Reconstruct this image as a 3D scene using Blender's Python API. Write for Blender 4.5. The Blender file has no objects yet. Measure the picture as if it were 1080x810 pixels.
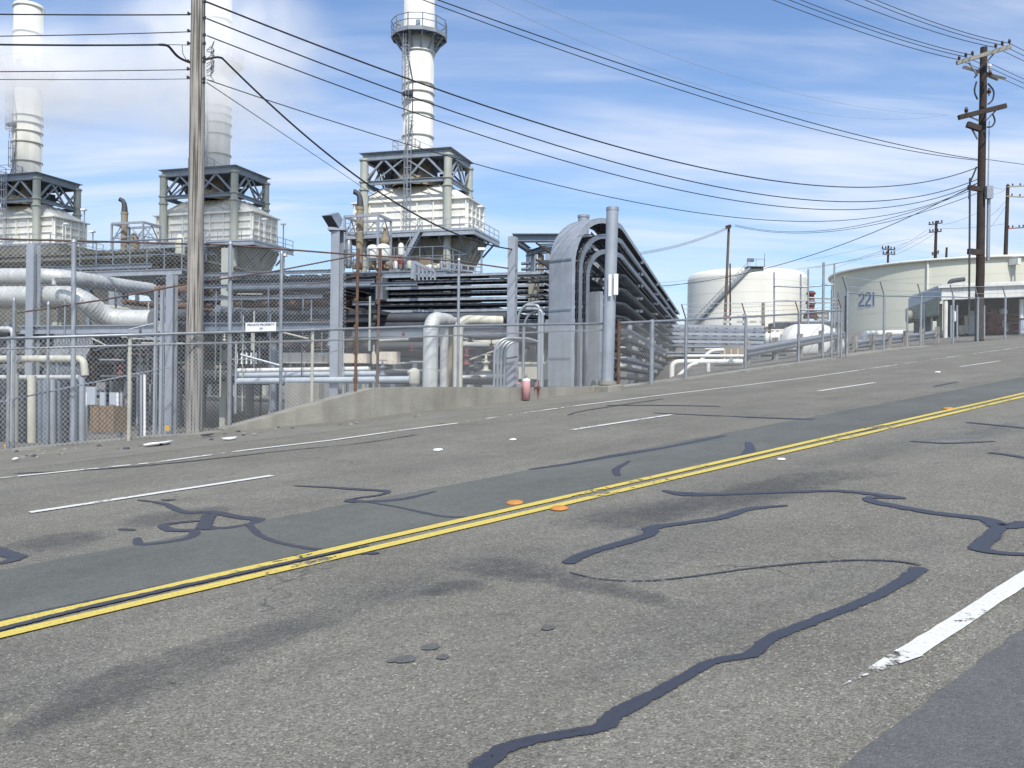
import bpy, bmesh, math, random
from mathutils import Vector, Matrix
random.seed(7)
R = math.radians
SC = bpy.context.scene
COL = SC.collection

# ------------------------------------------------------------------ camera, sky, sun
F = 935.0                      # focal length in photo pixels (photo 1080 wide)
H = 1.4                        # eye height over the road
ROLL = 0.012
cam_d = bpy.data.cameras.new('camera'); cam = bpy.data.objects.new('camera', cam_d); COL.objects.link(cam)
cam_d.sensor_width = 36; cam_d.lens = F/1080*36; cam_d.clip_end = 3000; cam_d.clip_start = .05
cam.matrix_world = Matrix.Translation((0, 0, H)) @ Matrix.Rotation(R(90), 4, 'X') @ Matrix.Rotation(ROLL, 4, 'Z')
SC.camera = cam

SUN_EL, SUN_AZ = 50, 171       # azimuth clockwise from +Y (the view direction)
world = bpy.data.worlds.new("World"); SC.world = world; world.use_nodes = True
wt = world.node_tree; wt.nodes.clear()
def wn(t, **k):
    n = wt.nodes.new(t)
    for a, b in k.items(): setattr(n, a, b)
    return n
sky = wn('ShaderNodeTexSky', sky_type='NISHITA', sun_disc=False, sun_elevation=R(SUN_EL), sun_rotation=R(SUN_AZ),
         air_density=1.0, dust_density=1.2, ozone_density=1.6)
bg = wn('ShaderNodeBackground'); bg.inputs[1].default_value = 0.125
wo = wn('ShaderNodeOutputWorld')
tc = wn('ShaderNodeTexCoord'); sep = wn('ShaderNodeSeparateXYZ')
wt.links.new(tc.outputs['Generated'], sep.inputs[0])
addz = wn('ShaderNodeMath', operation='ADD'); addz.inputs[1].default_value = .16; wt.links.new(sep.outputs[2], addz.inputs[0])
dx = wn('ShaderNodeMath', operation='DIVIDE'); dy = wn('ShaderNodeMath', operation='DIVIDE')
wt.links.new(sep.outputs[0], dx.inputs[0]); wt.links.new(addz.outputs[0], dx.inputs[1])
wt.links.new(sep.outputs[1], dy.inputs[0]); wt.links.new(addz.outputs[0], dy.inputs[1])
cmb = wn('ShaderNodeCombineXYZ'); wt.links.new(dx.outputs[0], cmb.inputs[0]); wt.links.new(dy.outputs[0], cmb.inputs[1])
def cloud(rot, sc, nscale, det, dist, lo, hi, off=(0, 0, 0)):
    mp = wn('ShaderNodeMapping'); mp.inputs['Rotation'].default_value = (0, 0, rot); mp.inputs['Scale'].default_value = sc
    mp.inputs['Location'].default_value = off
    wt.links.new(cmb.outputs[0], mp.inputs[0])
    nz = wn('ShaderNodeTexNoise'); nz.inputs['Scale'].default_value = nscale; nz.inputs['Detail'].default_value = det
    nz.inputs['Roughness'].default_value = .55; nz.inputs['Distortion'].default_value = dist
    wt.links.new(mp.outputs[0], nz.inputs['Vector'])
    mr = wn('ShaderNodeMapRange'); mr.inputs[1].default_value = lo; mr.inputs[2].default_value = hi; mr.interpolation_type = 'SMOOTHSTEP'
    wt.links.new(nz.outputs[0], mr.inputs[0]); return mr.outputs[0]
c1 = cloud(R(-18), (.55, 1.7, 1), 1.15, 7, .7, .35, .74, (1.3, .4, 0))
c2 = cloud(R(-12), (.5, 2.6, 1), 2.4, 9, .35, .45, .85, (4, 2, 0))
c3 = cloud(R(-30), (1, 1, 1), .5, 3, .2, .35, .7, (0.2, 3, 0))
m1 = wn('ShaderNodeMath', operation='MULTIPLY'); wt.links.new(c2, m1.inputs[0]); m1.inputs[1].default_value = .5
m2 = wn('ShaderNodeMath', operation='ADD'); wt.links.new(c1, m2.inputs[0]); wt.links.new(m1.outputs[0], m2.inputs[1])
m3 = wn('ShaderNodeMath', operation='MULTIPLY_ADD'); wt.links.new(c3, m3.inputs[0]); m3.inputs[1].default_value = .5; m3.inputs[2].default_value = .55
m4 = wn('ShaderNodeMath', operation='MULTIPLY', use_clamp=True); wt.links.new(m2.outputs[0], m4.inputs[0]); wt.links.new(m3.outputs[0], m4.inputs[1])
mixc = wn('ShaderNodeMix', data_type='RGBA'); wt.links.new(m4.outputs[0], mixc.inputs[0])
tint = wn('ShaderNodeMix', data_type='RGBA', blend_type='MULTIPLY'); tint.inputs[0].default_value = 1
wt.links.new(sky.outputs[0], tint.inputs[6]); tint.inputs[7].default_value = (.95, 1.08, 1.26, 1)
wt.links.new(tint.outputs[2], mixc.inputs[6]); mixc.inputs[7].default_value = (5.9, 6.3, 7.1, 1)
wt.links.new(mixc.outputs[2], bg.inputs[0]); wt.links.new(bg.outputs[0], wo.inputs[0])

sl = bpy.data.lights.new('sun', 'SUN'); sun = bpy.data.objects.new('sun', sl); COL.objects.link(sun)
sl.energy = 3.6; sl.angle = R(.5); sl.color = (1, .95, .87)
sd = Vector((math.sin(R(SUN_AZ))*math.cos(R(SUN_EL)), math.cos(R(SUN_AZ))*math.cos(R(SUN_EL)), math.sin(R(SUN_EL))))
sun.rotation_euler = sd.to_track_quat('Z', 'Y').to_euler(); sun.location = (0, -20, 60)
SC.view_settings.view_transform = 'Standard'; SC.view_settings.look = 'None'
SC.view_settings.gamma = 1; SC.view_settings.use_curve_mapping = False; SC.view_settings.exposure = 0.25

# ------------------------------------------------------------------ survey helpers
def ray(px, py):
    u, v = px-540, 405-py
    c, s = math.cos(ROLL), math.sin(ROLL)
    return Vector(((u*c-v*s)/F, 1, (u*s+v*c)/F))
def at(px, py, Y):
    r = ray(px, py); return Vector((r.x*Y, Y, H+r.z*Y))
TA = R(17); EX = Vector((math.cos(TA), -math.sin(TA), 0)); EY = Vector((math.sin(TA), math.cos(TA), 0))
def pl(px, py, D):             # point on the plant's cross plane at plant depth D
    r = ray(px, py); t = D/(EY.x*r.x+EY.y)
    return Vector((r.x*t, t, H+r.z*t))
vp = Vector((998.9, F, 106.2)).normalized()
RD = vp; RP = Vector((-F, 998.9, 0)).normalized(); RN = RD.cross(RP)
def road_as(px, py):
    r = ray(px, py); t = -H*1.0/(RN.dot(r)); P = r*t      # from the eye
    return (RD.dot(P), RP.dot(P))
O_ROAD = Vector((0, 0, H)) - RN*H
def rw(a, s, h=0): return O_ROAD + RD*a + RP*s + RN*h
def rpx(px, py): return rw(*road_as(px, py))
PLANT_Z = -0.3

# ------------------------------------------------------------------ materials
MATS = {}
def mat(name, col, rough=.6, metal=0, var=.15, vscale=3, bump=0, bscale=40, rust=0, streak=0, spec=.4, rustcol=(.20, .075, .03)):
    m = bpy.data.materials.new(name); m.use_nodes = True; nt = m.node_tree; b = nt.nodes['Principled BSDF']
    def NN(t, **k):
        n = nt.nodes.new(t)
        for a, v in k.items(): setattr(n, a, v)
        return n
    L = nt.links.new
    b.inputs['Roughness'].default_value = rough; b.inputs['Metallic'].default_value = metal
    b.inputs['Specular IOR Level'].default_value = spec
    tc = NN('ShaderNodeTexCoord')
    nz = NN('ShaderNodeTexNoise'); nz.inputs['Scale'].default_value = vscale; nz.inputs['Detail'].default_value = 6; nz.inputs['Roughness'].default_value = .65
    L(tc.outputs['Object'], nz.inputs['Vector'])
    mr = NN('ShaderNodeMapRange'); mr.inputs[1].default_value = .3; mr.inputs[2].default_value = .7
    mr.inputs[3].default_value = 1-var; mr.inputs[4].default_value = 1+var; L(nz.outputs[0], mr.inputs[0])
    mx = NN('ShaderNodeMix', data_type='RGBA', blend_type='MULTIPLY'); mx.inputs[0].default_value = 1
    mx.inputs[6].default_value = (*col, 1)
    L(mr.outputs[0], mx.inputs[7]); out = mx.outputs[2]
    if streak:
        mp = NN('ShaderNodeMapping'); mp.inputs['Scale'].default_value = (1, 1, .08); L(tc.outputs['Object'], mp.inputs[0])
        n2 = NN('ShaderNodeTexNoise'); n2.inputs['Scale'].default_value = vscale*3; n2.inputs['Detail'].default_value = 5; L(mp.outputs[0], n2.inputs['Vector'])
        r2 = NN('ShaderNodeMapRange'); r2.inputs[1].default_value = .45; r2.inputs[2].default_value = .72; r2.inputs[3].default_value = 0; r2.inputs[4].default_value = streak
        L(n2.outputs[0], r2.inputs[0])
        m2 = NN('ShaderNodeMix', data_type='RGBA'); L(r2.outputs[0], m2.inputs[0]); L(out, m2.inputs[6])
        m2.inputs[7].default_value = (col[0]*.45, col[1]*.42, col[2]*.38, 1); out = m2.outputs[2]
    if rust:
        n3 = NN('ShaderNodeTexNoise'); n3.inputs['Scale'].default_value = vscale*1.7; n3.inputs['Detail'].default_value = 8; n3.inputs['Roughness'].default_value = .7
        L(tc.outputs['Object'], n3.inputs['Vector'])
        r3 = NN('ShaderNodeMapRange'); r3.inputs[1].default_value = .72-rust*.4; r3.inputs[2].default_value = .80-rust*.4; L(n3.outputs[0], r3.inputs[0])
        m3 = NN('ShaderNodeMix', data_type='RGBA'); L(r3.outputs[0], m3.inputs[0]); L(out, m3.inputs[6]); m3.inputs[7].default_value = (*rustcol, 1); out = m3.outputs[2]
    L(out, b.inputs['Base Color'])
    if bump:
        nb = NN('ShaderNodeTexNoise'); nb.inputs['Scale'].default_value = bscale; nb.inputs['Detail'].default_value = 5; L(tc.outputs['Object'], nb.inputs['Vector'])
        bp = NN('ShaderNodeBump'); bp.inputs['Strength'].default_value = bump; bp.inputs['Distance'].default_value = .02; L(nb.outputs[0], bp.inputs['Height']); L(bp.outputs[0], b.inputs['Normal'])
    MATS[name] = m; return m
M = {}
M['steel'] = mat('blue_grey_steel', (.20, .235, .28), .5, .25, .2, 2, rust=.12, streak=.35)
M['steel_l'] = mat('light_grey_steel', (.36, .39, .43), .45, .3, .15, 2, streak=.3, rust=.06)
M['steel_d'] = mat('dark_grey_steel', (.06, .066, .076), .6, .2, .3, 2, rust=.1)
M['galv'] = mat('galvanised', (.36, .38, .40), .42, .65, .2, 6, rust=.1)
M['wire'] = mat('galvanised_wire', (.42, .44, .45), .5, .2, .1, 3)
M['rust'] = mat('rusty_pipe_paint', (.14, .085, .06), .8, .1, .35, 5, rust=.4)
M['rustd'] = mat('dark_rusty_rail', (.12, .085, .075), .8, .1, .35, 5, rust=.25)
M['silver'] = mat('aluminium_cladding', (.58, .59, .57), .42, .25, .14, 3, bump=.25, bscale=9, streak=.3)
M['cream'] = mat('cream_paint', (.55, .54, .45), .6, 0, .15, 2, streak=.45, rust=.07)
M['colcream'] = mat('pale_column_paint', (.40, .42, .37), .6, 0, .12, 1, streak=.35)
M['white'] = mat('white_paint', (.72, .72, .68), .5, 0, .08, 1.5, streak=.28)
M['casing'] = mat('off_white_casing', (.79, .78, .71), .6, 0, .08, .6, streak=.3, rust=.06, rustcol=(.42, .28, .14))
M['tankw'] = mat('white_tank_paint', (.74, .73, .66), .55, 0, .05, .12, streak=.12)
M['tankg'] = mat('pale_green_tank_paint', (.63, .63, .52), .55, 0, .05, .1, streak=.16)
M['tankseam'] = mat('faint_weld_seam', (.60, .61, .54), .6, 0, .1, .3)
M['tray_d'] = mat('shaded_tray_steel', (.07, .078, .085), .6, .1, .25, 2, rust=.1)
M['trim'] = mat('dull_green_louvre', (.20, .24, .20), .7, 0, .2, 2)
M['woodm'] = mat('brown_pole_wood', (.13, .10, .08), .9, 0, .25, 2)
M['stained'] = mat('rust_stained_white', (.66, .60, .50), .7, 0, .15, 1.5, streak=.4, rust=.32, rustcol=(.38, .16, .08))
M['frame_steel'] = mat('grey_frame_steel', (.25, .285, .32), .55, .15, .15, 1, streak=.25, rust=.04)
M['olived'] = mat('dull_dark_olive_paint', (.13, .13, .108), .8, 0, .25, .6, streak=.4, rust=.1)
M['stack'] = mat('stack_paint', (.66, .66, .60), .55, 0, .08, .5, streak=.25)
M['hop'] = mat('weathered_hopper', (.33, .32, .27), .8, 0, .25, .5, streak=.5, rust=.08)
M['tanrust'] = mat('tan_rusty_steel', (.28, .23, .16), .75, 0, .3, 1, rust=.2, streak=.4)
M['conc'] = mat('concrete', (.265, .256, .22), .9, 0, .2, 1.3, bump=.5, bscale=30, streak=.4)
M['concd'] = mat('weathered_kerb_concrete', (.25, .245, .22), .9, 0, .25, 2, bump=.5, bscale=30)
M['black'] = mat('black_rubber', (.02, .02, .024), .6, 0, .2, 3)
M['cable'] = mat('cable_jacket', (.03, .033, .04), .6, 0, .2, 3)
M['woodd'] = mat('creosoted_wood', (.045, .033, .027), .85, 0, .3, 2, bump=.6, bscale=20)
M['woodl'] = mat('grey_crossarm_wood', (.27, .26, .22), .85, 0, .2, 4)
M['red'] = mat('faded_red_paint', (.25, .075, .07), .6, 0, .2, 6)
M['pink'] = mat('faded_pink_plastic', (.60, .31, .31), .6, 0, .15, 6)
M['maroon'] = mat('maroon_paint', (.16, .05, .045), .6, 0, .3, 3)
M['brown'] = mat('brown_board', (.19, .135, .085), .85, 0, .25, 5, bump=.3)
M['yellow'] = mat('yellow_marker_paint', (.75, .42, .03), .6, 0, .1, 8)
M['orange'] = mat('orange_reflector_plastic', (.50, .22, .05), .6, 0, .1, 20)
M['wmark'] = mat('white_ceramic', (.80, .80, .77), .35, 0, .05, 20)
M['blue'] = mat('blue_stencil_paint', (.04, .13, .33), .6, 0, .1, 3)
M['signw'] = mat('white_sign_sheet', (.80, .80, .80), .4, 0, .03, 3)
M['signt'] = mat('sign_lettering', (.03, .05, .10), .5, 0, .05, 3)
M['insul'] = mat('brown_porcelain', (.07, .035, .025), .25, 0, .1, 8)
M['paper'] = mat('white_paper', (.75, .76, .80), .8, 0, .1, 8)
M['ltblue'] = mat('pale_blue_paint', (.42, .47, .52), .6, 0, .15, 3)
M['plantground'] = mat('plant_gravel', (.15, .143, .125), .95, 0, .3, 1.5, bump=.8, bscale=12)

# weathered grey pole wood with long vertical cracks
def wood_pole_mat():
    m = mat('weathered_pole_wood', (.28, .262, .235), .9, 0, .22, 2)
    nt = m.node_tree; b = nt.nodes['Principled BSDF']; L = nt.links.new
    src = b.inputs['Base Color'].links[0].from_socket
    tc = nt.nodes.new('ShaderNodeTexCoord'); mp = nt.nodes.new('ShaderNodeMapping'); mp.inputs['Scale'].default_value = (34, 34, .6)
    L(tc.outputs['Object'], mp.inputs[0])
    nz = nt.nodes.new('ShaderNodeTexNoise'); nz.inputs['Scale'].default_value = 1; nz.inputs['Detail'].default_value = 7; L(mp.outputs[0], nz.inputs['Vector'])
    mr = nt.nodes.new('ShaderNodeMapRange'); mr.inputs[1].default_value = .38; mr.inputs[2].default_value = .52; mr.inputs[3].default_value = .3; mr.inputs[4].default_value = 1.2
    L(nz.outputs[0], mr.inputs[0])
    mx = nt.nodes.new('ShaderNodeMix'); mx.data_type = 'RGBA'; mx.blend_type = 'MULTIPLY'; mx.inputs[0].default_value = 1
    L(src, mx.inputs[6]); L(mr.outputs[0], mx.inputs[7]); L(mx.outputs[2], b.inputs['Base Color'])
    bp = nt.nodes.new('ShaderNodeBump'); bp.inputs['Strength'].default_value = .8; bp.inputs['Distance'].default_value = .03; L(nz.outputs[0], bp.inputs['Height']); L(bp.outputs[0], b.inputs['Normal'])
    return m
M['woodp'] = wood_pole_mat()

def asphalt(name, base, kind):
    m = bpy.data.materials.new(name); m.use_nodes = True; nt = m.node_tree; b = nt.nodes['Principled BSDF']; L = nt.links.new
    def NN(t, **k):
        n = nt.nodes.new(t)
        for a, v in k.items(): setattr(n, a, v)
        return n
    def math_(op, a, c=None, clamp=False):
        n = NN('ShaderNodeMath', operation=op, use_clamp=clamp)
        for i, x in enumerate((a, c)):
            if x is None: continue
            if isinstance(x, (int, float)): n.inputs[i].default_value = x
            else: L(x, n.inputs[i])
        return n.outputs[0]
    b.inputs['Roughness'].default_value = .85; b.inputs['Specular IOR Level'].default_value = .25
    tc = NN('ShaderNodeTexCoord'); sp = NN('ShaderNodeSeparateXYZ'); L(tc.outputs['Object'], sp.inputs[0])
    def noise(scale, det=4, rough=.6, scl=None, dist=0):
        n = NN('ShaderNodeTexNoise'); n.inputs['Scale'].default_value = scale; n.inputs['Detail'].default_value = det; n.inputs['Roughness'].default_value = rough; n.inputs['Distortion'].default_value = dist
        if scl:
            mp = NN('ShaderNodeMapping'); mp.inputs['Scale'].default_value = scl; L(tc.outputs['Object'], mp.inputs[0]); L(mp.outputs[0], n.inputs['Vector'])
        else: L(tc.outputs['Object'], n.inputs['Vector'])
        return n.outputs[0]
    def rng(x, a, c, d, e):
        n = NN('ShaderNodeMapRange'); n.inputs[1].default_value = a; n.inputs[2].default_value = c; n.inputs[3].default_value = d; n.inputs[4].default_value = e; L(x, n.inputs[0]); return n.outputs[0]
    vo = NN('ShaderNodeTexVoronoi'); vo.inputs['Scale'].default_value = 120; L(tc.outputs['Object'], vo.inputs['Vector'])
    hs = NN('ShaderNodeSeparateColor'); L(vo.outputs['Color'], hs.inputs[0])
    vo2 = NN('ShaderNodeTexVoronoi'); vo2.inputs['Scale'].default_value = 55; L(tc.outputs['Object'], vo2.inputs['Vector'])
    hs2 = NN('ShaderNodeSeparateColor'); L(vo2.outputs['Color'], hs2.inputs[0])
    amp = .30 if kind == 'old' else .14
    grain = rng(hs.outputs[0], 0, 1, 1-amp, 1+amp)
    grain2 = rng(hs2.outputs[0], 0, 1, 1-amp*.45, 1+amp*.45)
    fine = rng(noise(260, 2), .3, .7, 1-amp*.7, 1+amp*.7)
    pits = rng(noise(55, 5, .7), .33, .45, .62 if kind == 'old' else .85, 1)
    speck = math_('MULTIPLY', rng(hs.outputs[1], .975, .978, 0, 1), .9 if kind == 'old' else .35)
    blotch = math_('MULTIPLY', rng(noise(.8, 5, .6), .3, .7, .86, 1.13), rng(noise(1, 5, .6, (.12, .9, 1)), .3, .7, .9, 1.1))
    blotch2 = rng(noise(6, 6, .7), .3, .7, .92, 1.08)
    v = math_('MULTIPLY', math_('MULTIPLY', grain, fine), math_('MULTIPLY', math_('MULTIPLY', blotch, blotch2), math_('MULTIPLY', grain2, pits)))
    v = math_('ADD', v, speck)
    cm = NN('ShaderNodeMix', data_type='RGBA', blend_type='MULTIPLY'); cm.inputs[0].default_value = 1; cm.inputs[6].default_value = (*base, 1); L(v, cm.inputs[7])
    out = cm.outputs[2]
    if kind == 'old':
        nzd = NN('ShaderNodeTexNoise'); nzd.inputs['Scale'].default_value = 2.2; nzd.inputs['Detail'].default_value = 6; L(tc.outputs['Object'], nzd.inputs['Vector'])
        vm = NN('ShaderNodeVectorMath', operation='MULTIPLY_ADD'); L(nzd.outputs['Color'], vm.inputs[0]); vm.inputs[1].default_value = (.9, .9, 0); L(tc.outputs['Object'], vm.inputs[2])
        vc = NN('ShaderNodeTexVoronoi', feature='DISTANCE_TO_EDGE'); vc.inputs['Scale'].default_value = .55; L(vm.outputs[0], vc.inputs['Vector'])
        ck = math_('MULTIPLY', rng(vc.outputs['Distance'], 0, .006, 1, 0), rng(noise(.5, 3), .5, .6, 0, .6))
        cmx = NN('ShaderNodeMix', data_type='RGBA'); L(ck, cmx.inputs[0]); L(out, cmx.inputs[6]); cmx.inputs[7].default_value = (.035, .035, .035, 1); out = cmx.outputs[2]
        # dark bituminous wear along the wheel paths and bled-through sealant
        def band(s0, w, amt, nsc, lo, hi):
            d = math_('ABSOLUTE', math_('SUBTRACT', sp.outputs[1], s0))
            g = rng(d, 0, w, 1, 0)
            n = rng(noise(1, 6, .65, (nsc, nsc*3.2, 1), .6), lo, hi, 0, 1)
            return math_('MULTIPLY', math_('MULTIPLY', g, n), amt)
        t = band(3.95, .95, .75, .33, .44, .66)
        for args in ((2.3, .6, .45, .4, .5, .72), (6.9, 1.0, .4, .3, .46, .7), (7.9, .7, .35, .5, .5, .7), (10.4, 1.1, .3, .35, .46, .7)):
            t = math_('MAXIMUM', t, band(*args))
        dm = NN('ShaderNodeMix', data_type='RGBA'); L(t, dm.inputs[0]); L(out, dm.inputs[6])
        dk = NN('ShaderNodeMix', data_type='RGBA', blend_type='MULTIPLY'); dk.inputs[0].default_value = 1; L(out, dk.inputs[6]); dk.inputs[7].default_value = (.42, .46, .58, 1)
        L(dk.outputs[2], dm.inputs[7]); out = dm.outputs[2]
    L(out, b.inputs['Base Color'])
    bp = NN('ShaderNodeBump'); bp.inputs['Strength'].default_value = .8 if kind == 'old' else .5; bp.inputs['Distance'].default_value = .006
    hgt = math_('ADD', math_('MULTIPLY', vo.outputs['Distance'], -1.0), noise(120, 3))
    L(hgt, bp.inputs['Height']); L(bp.outputs[0], b.inputs['Normal'])
    return m
M['asph'] = asphalt('worn_asphalt', (.188, .181, .153), 'old')
M['asph2'] = asphalt('newer_asphalt', (.118, .124, .114), 'new')
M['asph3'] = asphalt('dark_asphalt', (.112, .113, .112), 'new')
M['shoulder'] = asphalt('dusty_shoulder', (.186, .18, .155), 'new')

def paint(name, col, wear, scale=14):
    m = bpy.data.materials.new(name); m.use_nodes = True; nt = m.node_tree; b = nt.nodes['Principled BSDF']; L = nt.links.new
    b.inputs['Roughness'].default_value = .7
    tc = nt.nodes.new('ShaderNodeTexCoord')
    nz = nt.nodes.new('ShaderNodeTexNoise'); nz.inputs['Scale'].default_value = scale; nz.inputs['Detail'].default_value = 9; nz.inputs['Roughness'].default_value = .75; L(tc.outputs['Object'], nz.inputs['Vector'])
    n2 = nt.nodes.new('ShaderNodeTexNoise'); n2.inputs['Scale'].default_value = 1.1; n2.inputs['Detail'].default_value = 3; L(tc.outputs['Object'], n2.inputs['Vector'])
    ad = nt.nodes.new('ShaderNodeMath'); ad.operation = 'MULTIPLY_ADD'; L(n2.outputs[0], ad.inputs[0]); ad.inputs[1].default_value = .8; L(nz.outputs[0], ad.inputs[2])
    mr = nt.nodes.new('ShaderNodeMapRange'); mr.inputs[1].default_value = .62+wear*.35; mr.inputs[2].default_value = .68+wear*.35; L(ad.outputs[0], mr.inputs[0])
    L(mr.outputs[0], b.inputs['Alpha'])
    n3 = nt.nodes.new('ShaderNodeTexNoise'); n3.inputs['Scale'].default_value = 60; n3.inputs['Detail'].default_value = 4; L(tc.outputs['Object'], n3.inputs['Vector'])
    r3 = nt.nodes.new('ShaderNodeMapRange'); r3.inputs[1].default_value = .3; r3.inputs[2].default_value = .7; r3.inputs[3].default_value = .78; r3.inputs[4].default_value = 1.1; L(n3.outputs[0], r3.inputs[0])
    mx = nt.nodes.new('ShaderNodeMix'); mx.data_type = 'RGBA'; mx.blend_type = 'MULTIPLY'; mx.inputs[0].default_value = 1; mx.inputs[6].default_value = (*col, 1); L(r3.outputs[0], mx.inputs[7]); L(mx.outputs[2], b.inputs['Base Color'])
    return m
M['pw'] = paint('white_road_paint', (.66, .66, .63), .30)
M['pw_worn'] = paint('worn_white_road_paint', (.66, .66, .62), .72, 7)
M['py'] = paint('yellow_road_paint', (.60, .48, .10), .30)
M['seal'] = paint('crack_sealant', (.040, .043, .057), .05, 30)
M['seal_thin'] = paint('thin_crack_sealant', (.045, .046, .056), .35, 20)
for k_ in ('seal', 'seal_thin'):
    nt = M[k_].node_tree; bs = nt.nodes['Principled BSDF']; al_ = bs.inputs['Alpha'].links[0].from_socket
    at_ = nt.nodes.new('ShaderNodeAttribute'); at_.attribute_name = 'fade'; tc = nt.nodes.new('ShaderNodeTexCoord')
    nz = nt.nodes.new('ShaderNodeTexNoise'); nz.inputs['Scale'].default_value = 45; nz.inputs['Detail'].default_value = 6; nz.inputs['Roughness'].default_value = .75; nt.links.new(tc.outputs['Object'], nz.inputs['Vector'])
    ad = nt.nodes.new('ShaderNodeMath'); ad.operation = 'MULTIPLY_ADD'; nt.links.new(nz.outputs[0], ad.inputs[0]); ad.inputs[1].default_value = 1.1; nt.links.new(at_.outputs['Fac'], ad.inputs[2])
    mr = nt.nodes.new('ShaderNodeMapRange'); mr.inputs[1].default_value = .72; mr.inputs[2].default_value = .84; nt.links.new(ad.outputs[0], mr.inputs[0])
    mu = nt.nodes.new('ShaderNodeMath'); mu.operation = 'MULTIPLY'; nt.links.new(mr.outputs[0], mu.inputs[0]); nt.links.new(al_, mu.inputs[1]); nt.links.new(mu.outputs[0], bs.inputs['Alpha'])
    bs.inputs['Roughness'].default_value = .5
M['stain'] = paint('oil_stain', (.07, .07, .075), .55, 30)

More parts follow.
